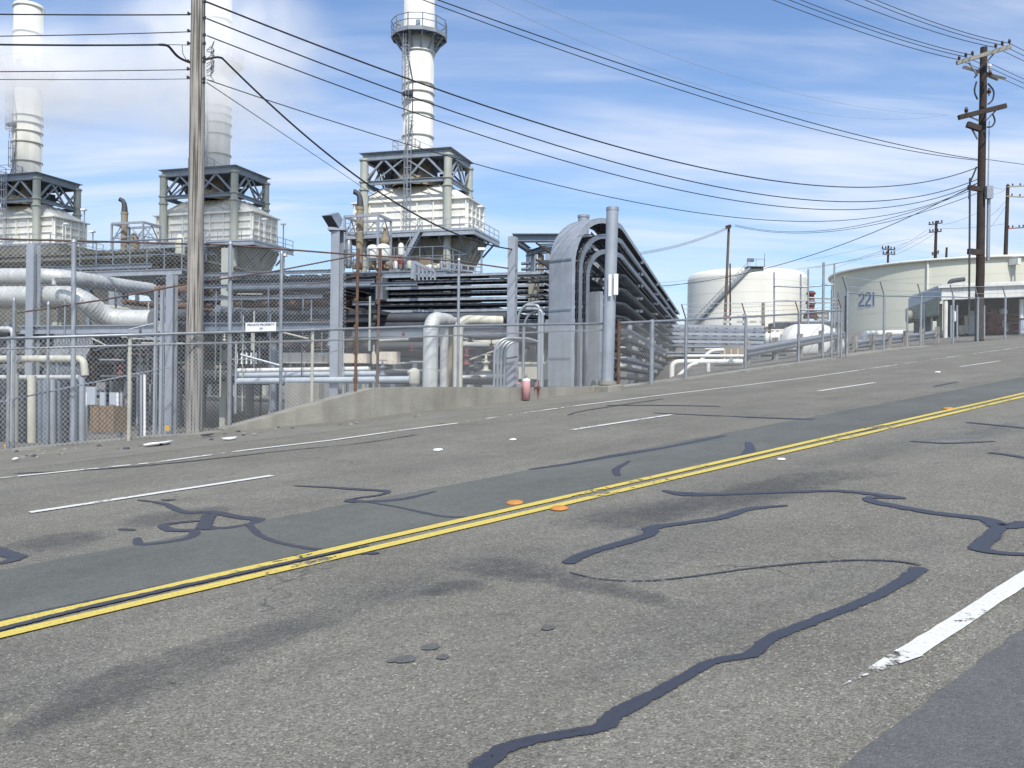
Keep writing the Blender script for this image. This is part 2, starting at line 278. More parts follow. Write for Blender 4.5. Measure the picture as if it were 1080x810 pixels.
# ------------------------------------------------------------------ mesh helpers
def tag(o, label=None, cat=None, group=None, kind=None):
    if label: o['label'] = label
    if cat: o['category'] = cat
    if group: o['group'] = group
    if kind: o['kind'] = kind
    return o
def empty(name, loc, label=None, cat=None, group=None):
    o = bpy.data.objects.new(name, None); COL.objects.link(o); o.location = loc; o.empty_display_size = .3
    return tag(o, label, cat, group)
def origin_of(o):
    v = Vector((0, 0, 0))
    while o is not None: v = v+Vector(o.location); o = o.parent
    return v
class MB:
    def __init__(s): s.v = []; s.f = []; s.sm = []
    def add(s, vs, fs, smooth=False):
        n = len(s.v); s.v += [Vector(x) for x in vs]
        for f in fs: s.f.append(tuple(i+n for i in f)); s.sm.append(smooth)
        return s
    def hexa(s, b, t):          # b,t: 4 bottom, 4 top points (ccw)
        return s.add(list(b)+list(t), [(3, 2, 1, 0), (4, 5, 6, 7), (0, 1, 5, 4), (1, 2, 6, 5), (2, 3, 7, 6), (3, 0, 4, 7)])
    def box(s, c, sx, sy, sz, ex=Vector((1, 0, 0)), ey=Vector((0, 1, 0)), ez=Vector((0, 0, 1))):
        c = Vector(c); ex = ex*sx/2; ey = ey*sy/2; ez = ez*sz/2
        b = [c-ex-ey-ez, c+ex-ey-ez, c+ex+ey-ez, c-ex+ey-ez]; return s.hexa(b, [p+2*ez for p in b])
    def bar(s, p, q, w, h=None, up=Vector((0, 0, 1))):
        h = h or w; p = Vector(p); q = Vector(q); d = (q-p).normalized()
        if abs(d.dot(up)) > .98: up = EX
        sx = d.cross(up).normalized()*w/2; sz = sx.normalized().cross(d).normalized()*h/2
        b = [p-sx-sz, p+sx-sz, p+sx+sz, p-sx+sz]; t = [x+(q-p) for x in b]
        return s.add(b+t, [(0, 1, 2, 3), (7, 6, 5, 4), (4, 5, 1, 0), (5, 6, 2, 1), (6, 7, 3, 2), (7, 4, 0, 3)])
    def hbeam(s, p, q, w, h, up=Vector((0, 0, 1)), t=None):
        p = Vector(p); q = Vector(q); d = (q-p).normalized()
        if abs(d.dot(up)) > .98: up = EY
        sx = d.cross(up).normalized(); sz = sx.cross(d).normalized(); t = t or h*.12
        s.bar(p+sz*(h/2-t/2), q+sz*(h/2-t/2), w, t, sz); s.bar(p-sz*(h/2-t/2), q-sz*(h/2-t/2), w, t, sz); s.bar(p, q, t, h-2*t-.002, sz); return s
    def tube(s, pts, r, seg=10, caps=True, smooth=True):
        pts = [Vector(p) for p in pts]; n = len(pts); rs = r if isinstance(r, (list, tuple)) else [r]*n
        prev = None; rings = []
        for i, p in enumerate(pts):
            d = (pts[min(i+1, n-1)]-pts[max(i-1, 0)]).normalized()
            if prev is None:
                a = Vector((0, 0, 1)) if abs(d.z) < .9 else Vector((1, 0, 0)); x = d.cross(a).normalized()
            else: x = (prev-d*prev.dot(d)).normalized()
            prev = x; y = d.cross(x)
            rings.append([p+(x*math.cos(2*math.pi*k/seg)+y*math.sin(2*math.pi*k/seg))*rs[i] for k in range(seg)])
        vs = [v for r_ in rings for v in r_]; fs = []
        for i in range(n-1):
            for k in range(seg):
                a = i*seg+k; b = i*seg+(k+1) % seg; fs.append((a, b, b+seg, a+seg))
        s.add(vs, fs, smooth)
        if caps: s.add(rings[0], [tuple(range(seg))[::-1]]); s.add(rings[-1], [tuple(range(seg))])
        return s
    def lathe(s, c, prof, seg=48, smooth=True, ang=(0, 2*math.pi)):
        c = Vector(c); full = abs(ang[1]-ang[0]-2*math.pi) < 1e-6; m = seg if full else seg+1; vs = []
        for r, z in prof:
            for k in range(m):
                a = ang[0]+(ang[1]-ang[0])*k/seg; vs.append(c+Vector((r*math.cos(a), r*math.sin(a), z)))
        fs = []
        for i in range(len(prof)-1):
            for k in range(seg):
                a = i*m+k; b = i*m+(k+1) % m; fs.append((a, b, b+m, a+m))
        return s.add(vs, fs, smooth)
    def build(s, name, m, parent=None, label=None, cat=None, group=None, kind=None, bevel=0):
        me = bpy.data.meshes.new(name)
        if parent is None:
            lo = [min(v[i] for v in s.v) for i in range(3)]; hi = [max(v[i] for v in s.v) for i in range(3)]
            o0 = Vector(((lo[0]+hi[0])/2, (lo[1]+hi[1])/2, lo[2]))
        else: o0 = origin_of(parent)
        me.from_pydata([tuple(v-o0) for v in s.v], [], s.f); me.update()
        me.polygons.foreach_set('use_smooth', s.sm)
        bm = bmesh.new(); bm.from_mesh(me); bmesh.ops.recalc_face_normals(bm, faces=bm.faces); bm.to_mesh(me); bm.free()
        me.materials.append(M[m] if isinstance(m, str) else m)
        o = bpy.data.objects.new(name, me); COL.objects.link(o)
        if parent is None: o.location = o0
        else: o.parent = parent
        if bevel:
            b = o.modifiers.new('bevel', 'BEVEL'); b.width = bevel; b.segments = 2; b.limit_method = 'ANGLE'
        return tag(o, label, cat, group, kind)
def children(o): return [c for c in bpy.data.objects if c.parent == o]
def copy_tree(o, parent=None):
    c = o.copy(); COL.objects.link(c); c.parent = parent
    for ch in children(o): copy_tree(ch, c)
    return c
def bend(p0, p1, p2, r, n=6):   # rounded corner at p1
    p0, p1, p2 = Vector(p0), Vector(p1), Vector(p2); a = (p0-p1).normalized(); b = (p2-p1).normalized()
    r = min(r, (p0-p1).length*.49, (p2-p1).length*.49); s0 = p1+a*r; s1 = p1+b*r
    return [(s0*(1-t)**2+p1*2*t*(1-t)+s1*t*t) for t in [i/n for i in range(n+1)]]
def route(pts, r=.4, n=6):
    pts = [Vector(p) for p in pts]; out = [pts[0]]
    for i in range(1, len(pts)-1): out += bend(pts[i-1], pts[i], pts[i+1], r, n)
    return out+[pts[-1]]
V = Vector
UP = V((0, 0, 1))

# ------------------------------------------------------------------ ground, road
fence_px = [(-160, 497.5), (-60, 487), (0, 478), (200, 460), (241, 455), (410, 437), (546, 423), (640, 412), (723, 401), (786, 391.5), (842, 385), (887, 378), (930, 371), (971, 366), (1003, 363), (1080, 356), (1160, 349)]
fence_as = [road_as(*p) for p in fence_px]
def sf(a):
    if a <= fence_as[0][0]: return fence_as[0][1]
    for (a0, s0), (a1, s1) in zip(fence_as, fence_as[1:]):
        if a <= a1: return s0+(s1-s0)*(a-a0)/(a1-a0)
    return fence_as[-1][1]
def smooth(a, b, x): t = max(0, min(1, (x-a)/(b-a))); return t*t*(3-2*t)
def ground_z(a, s):
    P = rw(a, s); zp = min(P.z, 16+.02*max(0, P.z-16))
    f = sf(a); k = smooth(f+.12, f+.7, s)
    if k == 0: return zp-.004 if P.z < 16 else zp
    phi = math.degrees(math.atan2(P.x, P.y)); w = smooth(5.0, 11.0, phi) if P.y > 0 else 0
    return zp*(1-k)+(PLANT_Z*(1-w)+zp*w)*k
al = [-900, -500, -250, -120, -80, -60]+[-50+i*1.0 for i in range(0, 161)]+[115, 120, 130, 140, 150, 160, 180, 200, 230, 260, 300, 400, 600, 1000]
sls = [-700, -300, -100, -40, -20, -12, -6, 0, 6, 11, 12.5, 13.5]+[14+.15*i for i in range(0, 46)]+[21, 22, 24, 26, 28, 31, 35, 40, 45, 50, 55, 60, 70, 80, 90, 100, 115, 130, 150, 180, 220, 300, 500, 900]
g = MB(); vs = []
for a in al:
    for s_ in sls:
        P = rw(a, s_); vs.append(V((P.x, P.y, ground_z(a, s_))))
ns = len(sls); g.add(vs, [(i*ns+j, i*ns+j+1, (i+1)*ns+j+1, (i+1)*ns+j) for i in range(len(al)-1) for j in range(ns-1)])
g.build('ground', 'plantground', kind='structure')

RM = Matrix((( RD.x, RP.x, RN.x, O_ROAD.x), (RD.y, RP.y, RN.y, O_ROAD.y), (RD.z, RP.z, RN.z, O_ROAD.z), (0, 0, 0, 1)))
class RB(MB):                   # mesh in road coordinates (along, across, height)
    def put(s, name, m, parent=None, **k):
        me = bpy.data.meshes.new(name); me.from_pydata([tuple(v) for v in s.v], [], s.f); me.update()
        me.materials.append(M[m]); me.polygons.foreach_set('use_smooth', s.sm)
        bm = bmesh.new(); bm.from_mesh(me); bmesh.ops.recalc_face_normals(bm, faces=bm.faces)
        if sum(f.normal.z*f.calc_area() for f in bm.faces) < 0 and name != 'x': bmesh.ops.reverse_faces(bm, faces=bm.faces)
        bm.to_mesh(me); bm.free()
        o = bpy.data.objects.new(name, me); COL.objects.link(o)
        if parent is None: o.matrix_world = RM
        else: o.parent = parent
        return tag(o, **k)
    def strip(s, a0, a1, s0, s1, h, wob=0, step=.5):
        n = max(1, int((a1-a0)/step)) if wob else 1; vs = []
        for i in range(n+1):
            a = a0+(a1-a0)*i/n; w1 = random.uniform(-wob, wob); w2 = random.uniform(-wob, wob); vs += [(a, s0+w1, h), (a, s1+w2, h)]
        return s.add(vs, [(2*i, 2*i+2, 2*i+3, 2*i+1) for i in range(n)])
rd = RB(); rd.strip(-60, 190, -9, 12.55, .004); road = rd.put('road', 'asph', kind='structure')
sh = RB(); vs = []; aa = [-50+i*1.5 for i in range(0, 130)]
for a in aa: vs += [(a, 12.5, .006), (a, sf(a)+.12, .012)]
sh.add(vs, [(2*i, 2*i+2, 2*i+3, 2*i+1) for i in range(len(aa)-1)]); sh.put('pavement', 'shoulder', kind='structure')
st = RB(); st.strip(-60, 190, 5.31, 6.62, .008, .018, .25); st.put('asphalt_strip', 'asph2', road)
st = RB(); st.strip(-60, 190, -9, 1.32, .008, .010, .10); st.put('asphalt_strip', 'asph3', road)  # darker strip along the near side of the road

for s0 in (5.235, 5.03):
    b = RB(); b.strip(-20, 150, s0-.052, s0+.052, .013, .004, .3); b.put('yellow_line', 'py', road)
def dash(p, q, s0, w=.11, m='pw'):
    a0 = road_as(*p)[0]; a1 = road_as(*q)[0]; b = RB(); b.strip(a0, a1, s0-w/2, s0+w/2, .013, .004, .15); b.put('lane_dash', m, road)
s_d = road_as(160, 522)[1]
dash((30, 541), (290, 503), s_d); dash((602, 454), (710, 438), road_as(656, 446)[1]); dash((865, 413), (922, 404), road_as(893, 408.5)[1]); dash((1015, 387), (1054, 381), road_as(1034, 384)[1])
dash((30-330, 541+48), (-210, 578), s_d)
# near dash, with its frayed end
a0, s0 = road_as(960, 691); b = RB(); b.strip(a0, a0+3.6, s0-.05, s0+.05, .013, .004, .1); b.put('lane_dash', 'pw', road)
b = RB(); b.add([(a0+.004, s0-.055, .0125), (a0+.004, s0+.058, .0125), (a0-.5, s0+.05, .0125), (a0-.32, s0+.02, .0125)], [(0, 1, 2, 3)]); b.put('lane_dash', 'pw_worn', road)
# edge line, worn
def edge(pts, m):
    b = RB(); q = [road_as(*p) for p in pts]; vs = []
    for i in range(len(q)-1):
        n = 12
        for k in range(n+(i == len(q)-2)):
            t = k/n; a = q[i][0]*(1-t)+q[i+1][0]*t; s = q[i][1]*(1-t)+q[i+1][1]*t; vs += [(a, s-.05, .013), (a, s+.05, .013)]
    b.add(vs, [(2*i, 2*i+2, 2*i+3, 2*i+1) for i in range(len(vs)//2-1)]); b.put('edge_line', m, road)
edge([(-80, 513), (30, 502), (160, 489), (260, 475.5)], 'pw_worn'); edge([(260, 475.5), (350, 465), (420, 455), (482, 447)], 'pw'); edge([(482, 447), (560, 435), (608, 428.5)], 'pw_worn')
edge([(608, 428.5), (700, 417), (780, 407.5), (860, 397.5), (905, 391)], 'pw'); edge([(905, 391), (1000, 377), (1080, 366)], 'pw_worn')

def ribbon(pts, m='seal', h=.010, jit=.007, name='crack_seal'):
    """pts: (px, py, half width in m); smoothed polyline on the road"""
    q = [(*road_as(p[0], p[1]), p[2]) for p in pts]; P = []
    for i in range(len(q)-1):
        p0 = q[max(0, i-1)]; p1 = q[i]; p2 = q[i+1]; p3 = q[min(len(q)-1, i+2)]
        L = math.hypot(p2[0]-p1[0], p2[1]-p1[1]); n = max(3, min(60, int(L/.045)))
        for k in range(n+(i == len(q)-2)):
            t = k/n
            f = [.5*((2*p1[j])+(-p0[j]+p2[j])*t+(2*p0[j]-5*p1[j]+4*p2[j]-p3[j])*t*t+(-p0[j]+3*p1[j]-3*p2[j]+p3[j])*t**3) for j in (0, 1)]
            P.append((f[0], f[1], p1[2]*(1-t)+p2[2]*t))
    vs = []
    for i, (a, s, w) in enumerate(P):
        w *= 1.3; a0, s0, _ = P[max(0, i-1)]; a1, s1, _ = P[min(len(P)-1, i+1)]; da, ds = a1-a0, s1-s0; l = math.hypot(da, ds) or 1
        nx, ny = -ds/l, da/l; w1 = max(.002, w+random.uniform(-1, 1)*min(jit, w*.35)); w2 = max(.002, w+random.uniform(-1, 1)*min(jit, w*.35))
        if i in (0, len(P)-1): w1 *= .4; w2 *= .4
        vs += [(a+nx*w1, s+ny*w1, h), (a, s, h), (a-nx*w2, s-ny*w2, h)]
    b = RB(); b.add(vs, [(3*i+k, 3*i+3+k, 3*i+4+k, 3*i+1+k) for i in range(len(P)-1) for k in (0, 1)]); o = b.put(name, m, road)
    at_ = o.data.attributes.new('fade', 'FLOAT', 'POINT')
    for i in range(len(vs)): at_.data[i].value = 1.0 if i % 3 == 1 else 0.0
    return o
ribbon([(500, 822, .045), (520, 800, .04), (560, 783, .03), (632, 770, .033), (648, 757, .04), (700, 729, .032), (752, 700, .03), (792, 692, .03), (812, 676, .034), (860, 656, .036), (915, 634, .036), (950, 616, .042), (972, 600, .05)])
ribbon([(972, 598, .012), (940, 593, .012), (880, 593, .011), (800, 600, .010), (700, 613, .009), (640, 613, .008), (600, 605, .007)], 'seal_thin', .011)
ribbon([(598, 596, .05), (622, 584, .045), (682, 566, .045), (688, 558, .06), (720, 553, .04), (760, 547, .05), (790, 538, .045), (831, 534, .03)], h=.0102)
ribbon([(705, 520, .03), (760, 522, .035), (830, 520, .04), (890, 519, .045), (955, 527, .05)], h=.0104)
ribbon([(955, 527, 0.015), (918, 526, 0.041), (925, 531, 0.053), (985, 542, 0.053), (1040, 549, 0.056), (1056, 557, 0.068), (1085, 552, 0.068)], h=.0106)
ribbon([(1056, 556, 0.043), (1042, 570, 0.055), (1033, 580, 0.055), (1058, 585, 0.040), (1090, 586, 0.030)], h=.0108)
ribbon([(1042, 478, .04), (1060, 480, .04), (1095, 486, .04)], h=.0102); ribbon([(1020, 446, .05), (1050, 449, .04), (1090, 453, .04)], h=.0103)
ribbon([(960, 466, .03), (1000, 468, .05), (1050, 466, .03)], 'seal_thin'); ribbon([(700, 518, .03), (725, 523, .04), (790, 522, .02)], 'seal_thin', .0101)
# tangle of sealant left of the centre line
ribbon([(145, 528, 0.018), (172, 532, 0.030), (195, 541, 0.036), (222, 541, 0.048), (250, 546, 0.048), (272, 549, 0.054), (262, 554, 0.036), (235, 558, 0.042), (214, 558, 0.072)], h=.0103)
ribbon([(214, 559, 0.060), (222, 543, 0.060)], h=.0105)
ribbon([(214, 550, 0.030), (190, 552, 0.036), (172, 555, 0.042), (180, 560, 0.042), (204, 561, 0.042), (200, 568, 0.042), (175, 573, 0.042), (148, 575, 0.036), (145, 568, 0.024)], h=.0107)
ribbon([(262, 554, 0.030), (275, 566, 0.027), (300, 575, 0.024), (345, 582, 0.030), (400, 585, 0.030)], h=.0109)
ribbon([(170, 528, 0.030), (186, 528, 0.018)], h=.0102); ribbon([(125, 559, 0.024), (143, 560, 0.024)], h=.0102)
ribbon([(-15, 577, 0.054), (4, 584, 0.060), (18, 589, 0.060), (6, 594, 0.054), (-12, 596, 0.042)], h=.0103)
ribbon([(310, 513, 0.018), (350, 515, 0.030), (380, 517, 0.042), (408, 519, 0.036), (400, 523, 0.030), (372, 527, 0.030), (372, 530, 0.042), (420, 528, 0.048), (460, 519, 0.024)], h=.0103)
ribbon([(372, 528, 0.024), (420, 536, 0.018), (470, 546, 0.024), (510, 545, 0.024)], 'seal_thin', .0104)
# thin seams
ribbon([(558, 496, .03), (600, 490, .05), (645, 482, .07), (700, 473, .05), (765, 460, .05)], 'seal', .0108)
ribbon([(652, 503, .03), (650, 496, .04), (664, 487, .02)], 'seal_thin', .0108); ribbon([(758, 488, .03), (784, 482, .07), (791, 475, .06), (789, 467, .03)], 'seal', .0108)
ribbon([(-30, 674, .028), (60, 650.5, .030), (150, 629.5, .032), (260, 605, .030), (340, 587, .024), (390, 577, .012)], 'seal', .0135, .008)
ribbon([(-20, 661, .02), (120, 630, .02), (260, 601, .02), (380, 575, .015)], 'seal', .0115, .006)
ribbon([(480, 552, .02), (560, 533, .02), (700, 502, .03), (790, 482, .03), (890, 459, .03), (930, 452, .03)], 'seal_thin', .0115)
ribbon([(520, 800, .01), (518, 800, .01)], 'seal_thin')
ribbon([(15, 500, .02), (80, 497, .04), (150, 492, .04), (230, 484, .03), (300, 476, .02), (380, 468, .02), (440, 459, .02)], 'seal_thin', .0112)
ribbon([(690, 436, .04), (780, 440, .05), (858, 443, .08)], 'seal_thin', .0112); ribbon([(985, 408, .04), (1010, 403, .04)], 'seal_thin', .0112)
ribbon([(640, 428, .05), (700, 428, .08), (760, 429, .05)], 'seal_thin', .0112)
ribbon([(600, 438, .03), (620, 433, .03), (700, 421, .03)], 'seal_thin', .0112)
# dark bled stains with soft edges
def soft_mat():
    m = bpy.data.materials.new('bled_stain'); m.use_nodes = True; nt = m.node_tree; b = nt.nodes['Principled BSDF']; L = nt.links.new
    b.inputs['Base Color'].default_value = (.06, .063, .075, 1); b.inputs['Roughness'].default_value = .8
    at_ = nt.nodes.new('ShaderNodeAttribute'); at_.attribute_name = 'fade'
    tc = nt.nodes.new('ShaderNodeTexCoord'); nz = nt.nodes.new('ShaderNodeTexNoise'); nz.inputs['Scale'].default_value = 7; nz.inputs['Detail'].default_value = 9; nz.inputs['Roughness'].default_value = .72; L(tc.outputs['Object'], nz.inputs['Vector'])
    n2 = nt.nodes.new('ShaderNodeTexNoise'); n2.inputs['Scale'].default_value = 90; n2.inputs['Detail'].default_value = 3; L(tc.outputs['Object'], n2.inputs['Vector'])
    a = nt.nodes.new('ShaderNodeMath'); a.operation = 'MULTIPLY_ADD'; L(at_.outputs['Fac'], a.inputs[0]); a.inputs[1].default_value = .55; L(nz.outputs[0], a.inputs[2])
    a2 = nt.nodes.new('ShaderNodeMath'); a2.operation = 'MULTIPLY_ADD'; L(n2.outputs[0], a2.inputs[0]); a2.inputs[1].default_value = .35; L(a.outputs[0], a2.inputs[2])
    mr = nt.nodes.new('ShaderNodeMapRange'); mr.inputs[1].default_value = .80; mr.inputs[2].default_value = 1.25; mr.inputs[3].default_value = 0; mr.inputs[4].default_value = .34; L(a2.outputs[0], mr.inputs[0])
    mu = nt.nodes.new('ShaderNodeMath'); mu.operation = 'MULTIPLY'; L(mr.outputs[0], mu.inputs[0]); mu2 = nt.nodes.new('ShaderNodeMath'); mu2.operation = 'MULTIPLY'; mu2.use_clamp = True; L(at_.outputs['Fac'], mu2.inputs[0]); mu2.inputs[1].default_value = 2; L(mu2.outputs[0], mu.inputs[1]); L(mu.outputs[0], b.inputs['Alpha'])
    return m
M['softstain'] = soft_mat()
def soft(pts, h, name='bled_stain'):
    q = [(*road_as(p[0], p[1]), p[2]) for p in pts]; P = []
    for i in range(len(q)-1):
        for k in range(8+(i == len(q)-2)): t = k/8; P.append(tuple(q[i][j]*(1-t)+q[i+1][j]*t for j in range(3)))
    vs = []; fd = []; n = len(P); offs = (-1, -.5, 0, .5, 1)
    for i, (a, s_, w) in enumerate(P):
        a0, s0, _ = P[max(0, i-1)]; a1, s1, _ = P[min(n-1, i+1)]; da, ds = a1-a0, s1-s0; l = math.hypot(da, ds) or 1; e = min(1, min(i, n-1-i)/(n*.25))
        for o in offs: vs.append((a-ds/l*w*o, s_+da/l*w*o, h)); fd.append((1-o*o)*e)
    b = RB(); b.add(vs, [(5*i+k, 5*i+k+1, 5*i+k+6, 5*i+k+5) for i in range(n-1) for k in range(4)]); o = b.put(name, 'softstain', road)
    at_ = o.data.attributes.new('fade', 'FLOAT', 'POINT')
    for i, f in enumerate(fd): at_.data[i].value = f
soft([(440, 592, .10), (520, 598, .32), (560, 606, .30), (600, 616, .2)], .0091)
soft([(548, 608, .12), (600, 614, .2), (640, 622, .16), (690, 634, .14), (750, 648, .08)], .0094)
soft([(-40, 800, .12), (0, 785, .14), (60, 757, .2), (105, 737, .3), (150, 714, .32), (220, 692, .3), (300, 665, .26), (360, 650, .2), (430, 640, .12)], .0092)
soft([(100, 556, .3), (165, 548, .5), (215, 541, .4), (260, 535, .2)], .0091)
soft([(560, 560, .3), (640, 550, .45), (760, 530, .5), (860, 505, .45), (1000, 490, .4)], .0090)
soft([(0, 586, .3), (60, 572, .5), (120, 560, .3)], .0089)
soft([(430, 630, .1), (480, 620, .2), (520, 615, .1)], .0086)
for px, py, r in ((428, 697, .05), (454, 684, .045), (467, 695, .03), (578, 664, .035), (413, 699, .02)):
    b = RB(); a, s = road_as(px, py); n = 14
    b.add([(a, s, .0098)]+[(a+r*random.uniform(.85, 1.15)*math.cos(k*2*math.pi/n), s+r*random.uniform(.8, 1.1)*math.sin(k*2*math.pi/n), .0098) for k in range(n)], [(0, 1+k, 1+(k+1) % n) for k in range(n)])
    b.put('oil_spot', 'asph3', road)

# raised pavement markers
def marker(px, py, m, w, label, group=None):
    P = rpx(px, py); b = MB(); r = w/2; hh = w*.14
    prof = [(r, 0), (r*.93, hh*.5), (r*.7, hh*.9), (0.001, hh)]
    vs = []; n = 16
    base = [P+RN*.012+RD*rr*math.cos(2*math.pi*k/n)*1.0+RP*rr*math.sin(2*math.pi*k/n)+RN*z for rr, z in prof for k in range(n)]
    b.add(base, [(i*n+k, i*n+(k+1) % n, (i+1)*n+(k+1) % n, (i+1)*n+k) for i in range(3) for k in range(n)], False)
    b.build('pavement_marker', m, None, label, 'road marker', group)
marker(543, 532, 'orange', .145, 'orange raised road marker on the far side of the double yellow line', 'raised road markers along the centre line')
marker(590, 538, 'orange', .145, 'orange raised road marker on the near side of the double yellow line', 'raised road markers along the centre line')
marker(1000, 432, 'orange', .16, 'distant rusty orange road marker beside the yellow line up the hill', 'raised road markers along the centre line')
marker(462, 475.5, 'wmark', .13, 'white round road marker in the far lane left of the second white dash', 'white road markers between the far lanes')
marker(541, 464.5, 'wmark', .10, 'small worn white road marker just left of the second white dash', 'white road markers between the far lanes')
marker(989, 393, 'wmark', .15, 'white road marker up the hill between two white dashes', 'white road markers between the far lanes')
marker(824, 485.5, 'wmark', .09, 'tiny pale scrap of a road marker below the yellow lines', 'raised road markers along the centre line')

# ------------------------------------------------------------------ retaining wall, kerb
def wall_from(pb, pt, thick, name, m, label, cat):
    b = MB(); base = []; top = []
    for (x0, y0), (x1, y1) in zip(pb, pt):
        B = rpx(x0, y0); T = at(x1, y1, B.y); T.x = B.x; base.append(B-UP*.5); top.append(T)
    n = len(base); off = RP*thick; off.z = 0
    vs = base+top+[p+off for p in base]+[p+off for p in top]; fs = []
    for i in range(n-1):
        fs += [(i, i+1, n+i+1, n+i), (2*n+i+1, 2*n+i, 3*n+i, 3*n+i+1), (n+i, n+i+1, 3*n+i+1, 3*n+i)]
    fs += [(0, n, 3*n, 2*n), (n-1, 3*n-1, 4*n-1, 2*n-1)]
    b.add(vs, fs); return b.build(name, m, None, label, cat)
wall_from([(236, 456.5), (290, 451), (340, 446.5), (394, 440.5), (425, 436.5), (481, 430.5), (546, 423.5), (600, 417), (628, 413.5)],
          [(236, 452.5), (290, 438), (340, 424), (394, 409.5), (425, 408.5), (481, 408.2), (546, 408.5), (600, 408), (628, 407.5)], .35, 'retaining_wall', 'conc',
          'low grey concrete wall along the road, sloping down at its left end', 'wall')
rwall = [o for o in COL.objects if o.name == 'retaining_wall'][0]
for px, y0, y1 in ((406, 438.5, 409.3), (468, 432, 408.6), (558, 422, 408.5)):
    P = rpx(px, y0); T = at(px, y1, P.y); b = MB(); b.bar(P-RP*.006-UP*.05, V((P.x, P.y, T.z))-RP*.006, .012, .007, RP); b.build('expansion_joint', 'concd', rwall)
wall_from([(652, 410), (700, 404), (760, 397), (820, 389), (885, 380)], [(652, 409), (700, 402.3), (760, 394.6), (820, 386), (885, 377)], .5, 'concrete_kerb', 'concd',
          'long weathered concrete kerb under the right part of the mesh fence', 'kerb')
wall_from([(893, 377.5), (930, 372), (960, 368), (985, 365.5)], [(893, 376), (930, 370.5), (960, 366.5), (985, 364)], .9, 'concrete_kerb', 'conc',
          'short pale concrete kerb in front of the wood-post guardrail', 'kerb')
wall_from([(-150, 496), (-60, 486.5), (0, 478.6), (100, 468.5), (200, 459.8), (236, 456.4)], [(-150, 491), (-60, 482), (0, 475), (100, 465.5), (200, 457.3), (236, 454.2)], .25, 'concrete_kerb', 'concd',
          'thin broken concrete kerb at the foot of the fence on the left', 'kerb')

# ------------------------------------------------------------------ chain link fences
def mesh_panels(base, top, cell=.07, r=.0026):
    """base/top polylines in 3D with same count; returns MB of diagonal wires"""
    b = MB(); cum = [0]
    for p, q in zip(base, base[1:]): cum.append(cum[-1]+math.hypot(q.x-p.x, q.y-p.y))
    Lt = cum[-1]; Hn = sum((t-p).length for p, t in zip(base, top))/len(base)
    def P(u, v):
        u = max(0, min(Lt-1e-6, u)); i = 0
        while cum[i+1] < u: i += 1
        t = (u-cum[i])/(cum[i+1]-cum[i]); B = base[i].lerp(base[i+1], t); T = top[i].lerp(top[i+1], t); return B.lerp(T, v/Hn)
    n = int((Lt+Hn)/cell)
    for sgn in (1, -1):
        for k in range(n):
            u0 = k*cell-(Hn if sgn > 0 else 0)
            # line u = u0 + sgn*v (sgn>0) or u = u0 - v
            v0, v1 = 0, Hn
            if sgn > 0:
                v0 = max(0, -u0); v1 = min(Hn, Lt-u0)
                f = lambda v: u0+v
            else:
                v1 = min(Hn, u0); v0 = max(0, u0-Lt)
                f = lambda v: u0-v
            if v1-v0 < .01: continue
            m = 2; pts = [P(f(v0+(v1-v0)*j/m), v0+(v1-v0)*j/m)+RP*(.003*sgn) for j in range(m+1)]
            b.tube(pts, r, 3, False, False)
    return b
def fence_pt(px):
    for (x0, y0), (x1, y1) in zip(fence_px, fence_px[1:]):
        if px <= x1: return rpx(px, y0+(y1-y0)*(px-x0)/(x1-x0))
def yi(tab, px):
    for (x0, y0), (x1, y1) in zip(tab, tab[1:]):
        if px <= x1: return y0+(y1-y0)*(px-x0)/(x1-x0)
    return tab[-1][1]
def fz(px, py): B = fence_pt(px); T = at(px, py, B.y); return V((B.x, B.y, T.z))
# A: the low fence in front
topA = [(-160, 361), (0, 357), (183, 352), (360, 347), (450, 344), (640, 341), (700, 338.5), (786, 334), (842, 331), (887, 327)]
midA = [(-160, 373), (0, 368), (180, 363), (360, 358.5), (600, 349), (641, 348)]
botA = [(-160, 497), (0, 477), (236, 453), (394, 410), (480, 408.5), (628, 407), (641, 411), (700, 400.5), (786, 388), (842, 379), (887, 372)]
fA = empty('chain_link_fence', fence_pt(300), 'low galvanised chain link fence along the road edge, left of the thick round steel pole', 'fence')
pxs = [-150, -60, 0, 60, 120, 180, 243, 297, 340, 394, 430, 484, 520, 560, 600, 636]
bpt = [fz(x, yi(botA, x)) for x in pxs]; tpt = [fz(x, yi(topA, x)) for x in pxs]
mesh_panels(bpt, tpt).build('chain_link', 'wire', fA)
b = MB(); b.tube(tpt, .024, 8); b.build('top_rail', 'galv', fA)
b = MB(); b.tube([fz(x, yi(midA, x))+RP*.03 for x in pxs], .017, 8); b.build('middle_rail', 'galv', fA)
for x in (-60, 9, 137, 243, 330, 553, 614):
    b = MB(); B = fz(x, yi(botA, x)); T = fz(x, yi(topA, x)); b.tube([B-UP*.3+RP*.05, T+RP*.05+UP*.03], .03, 8); b.build('fence_post', 'cream' if x in (137, 330) else 'galv', fA)
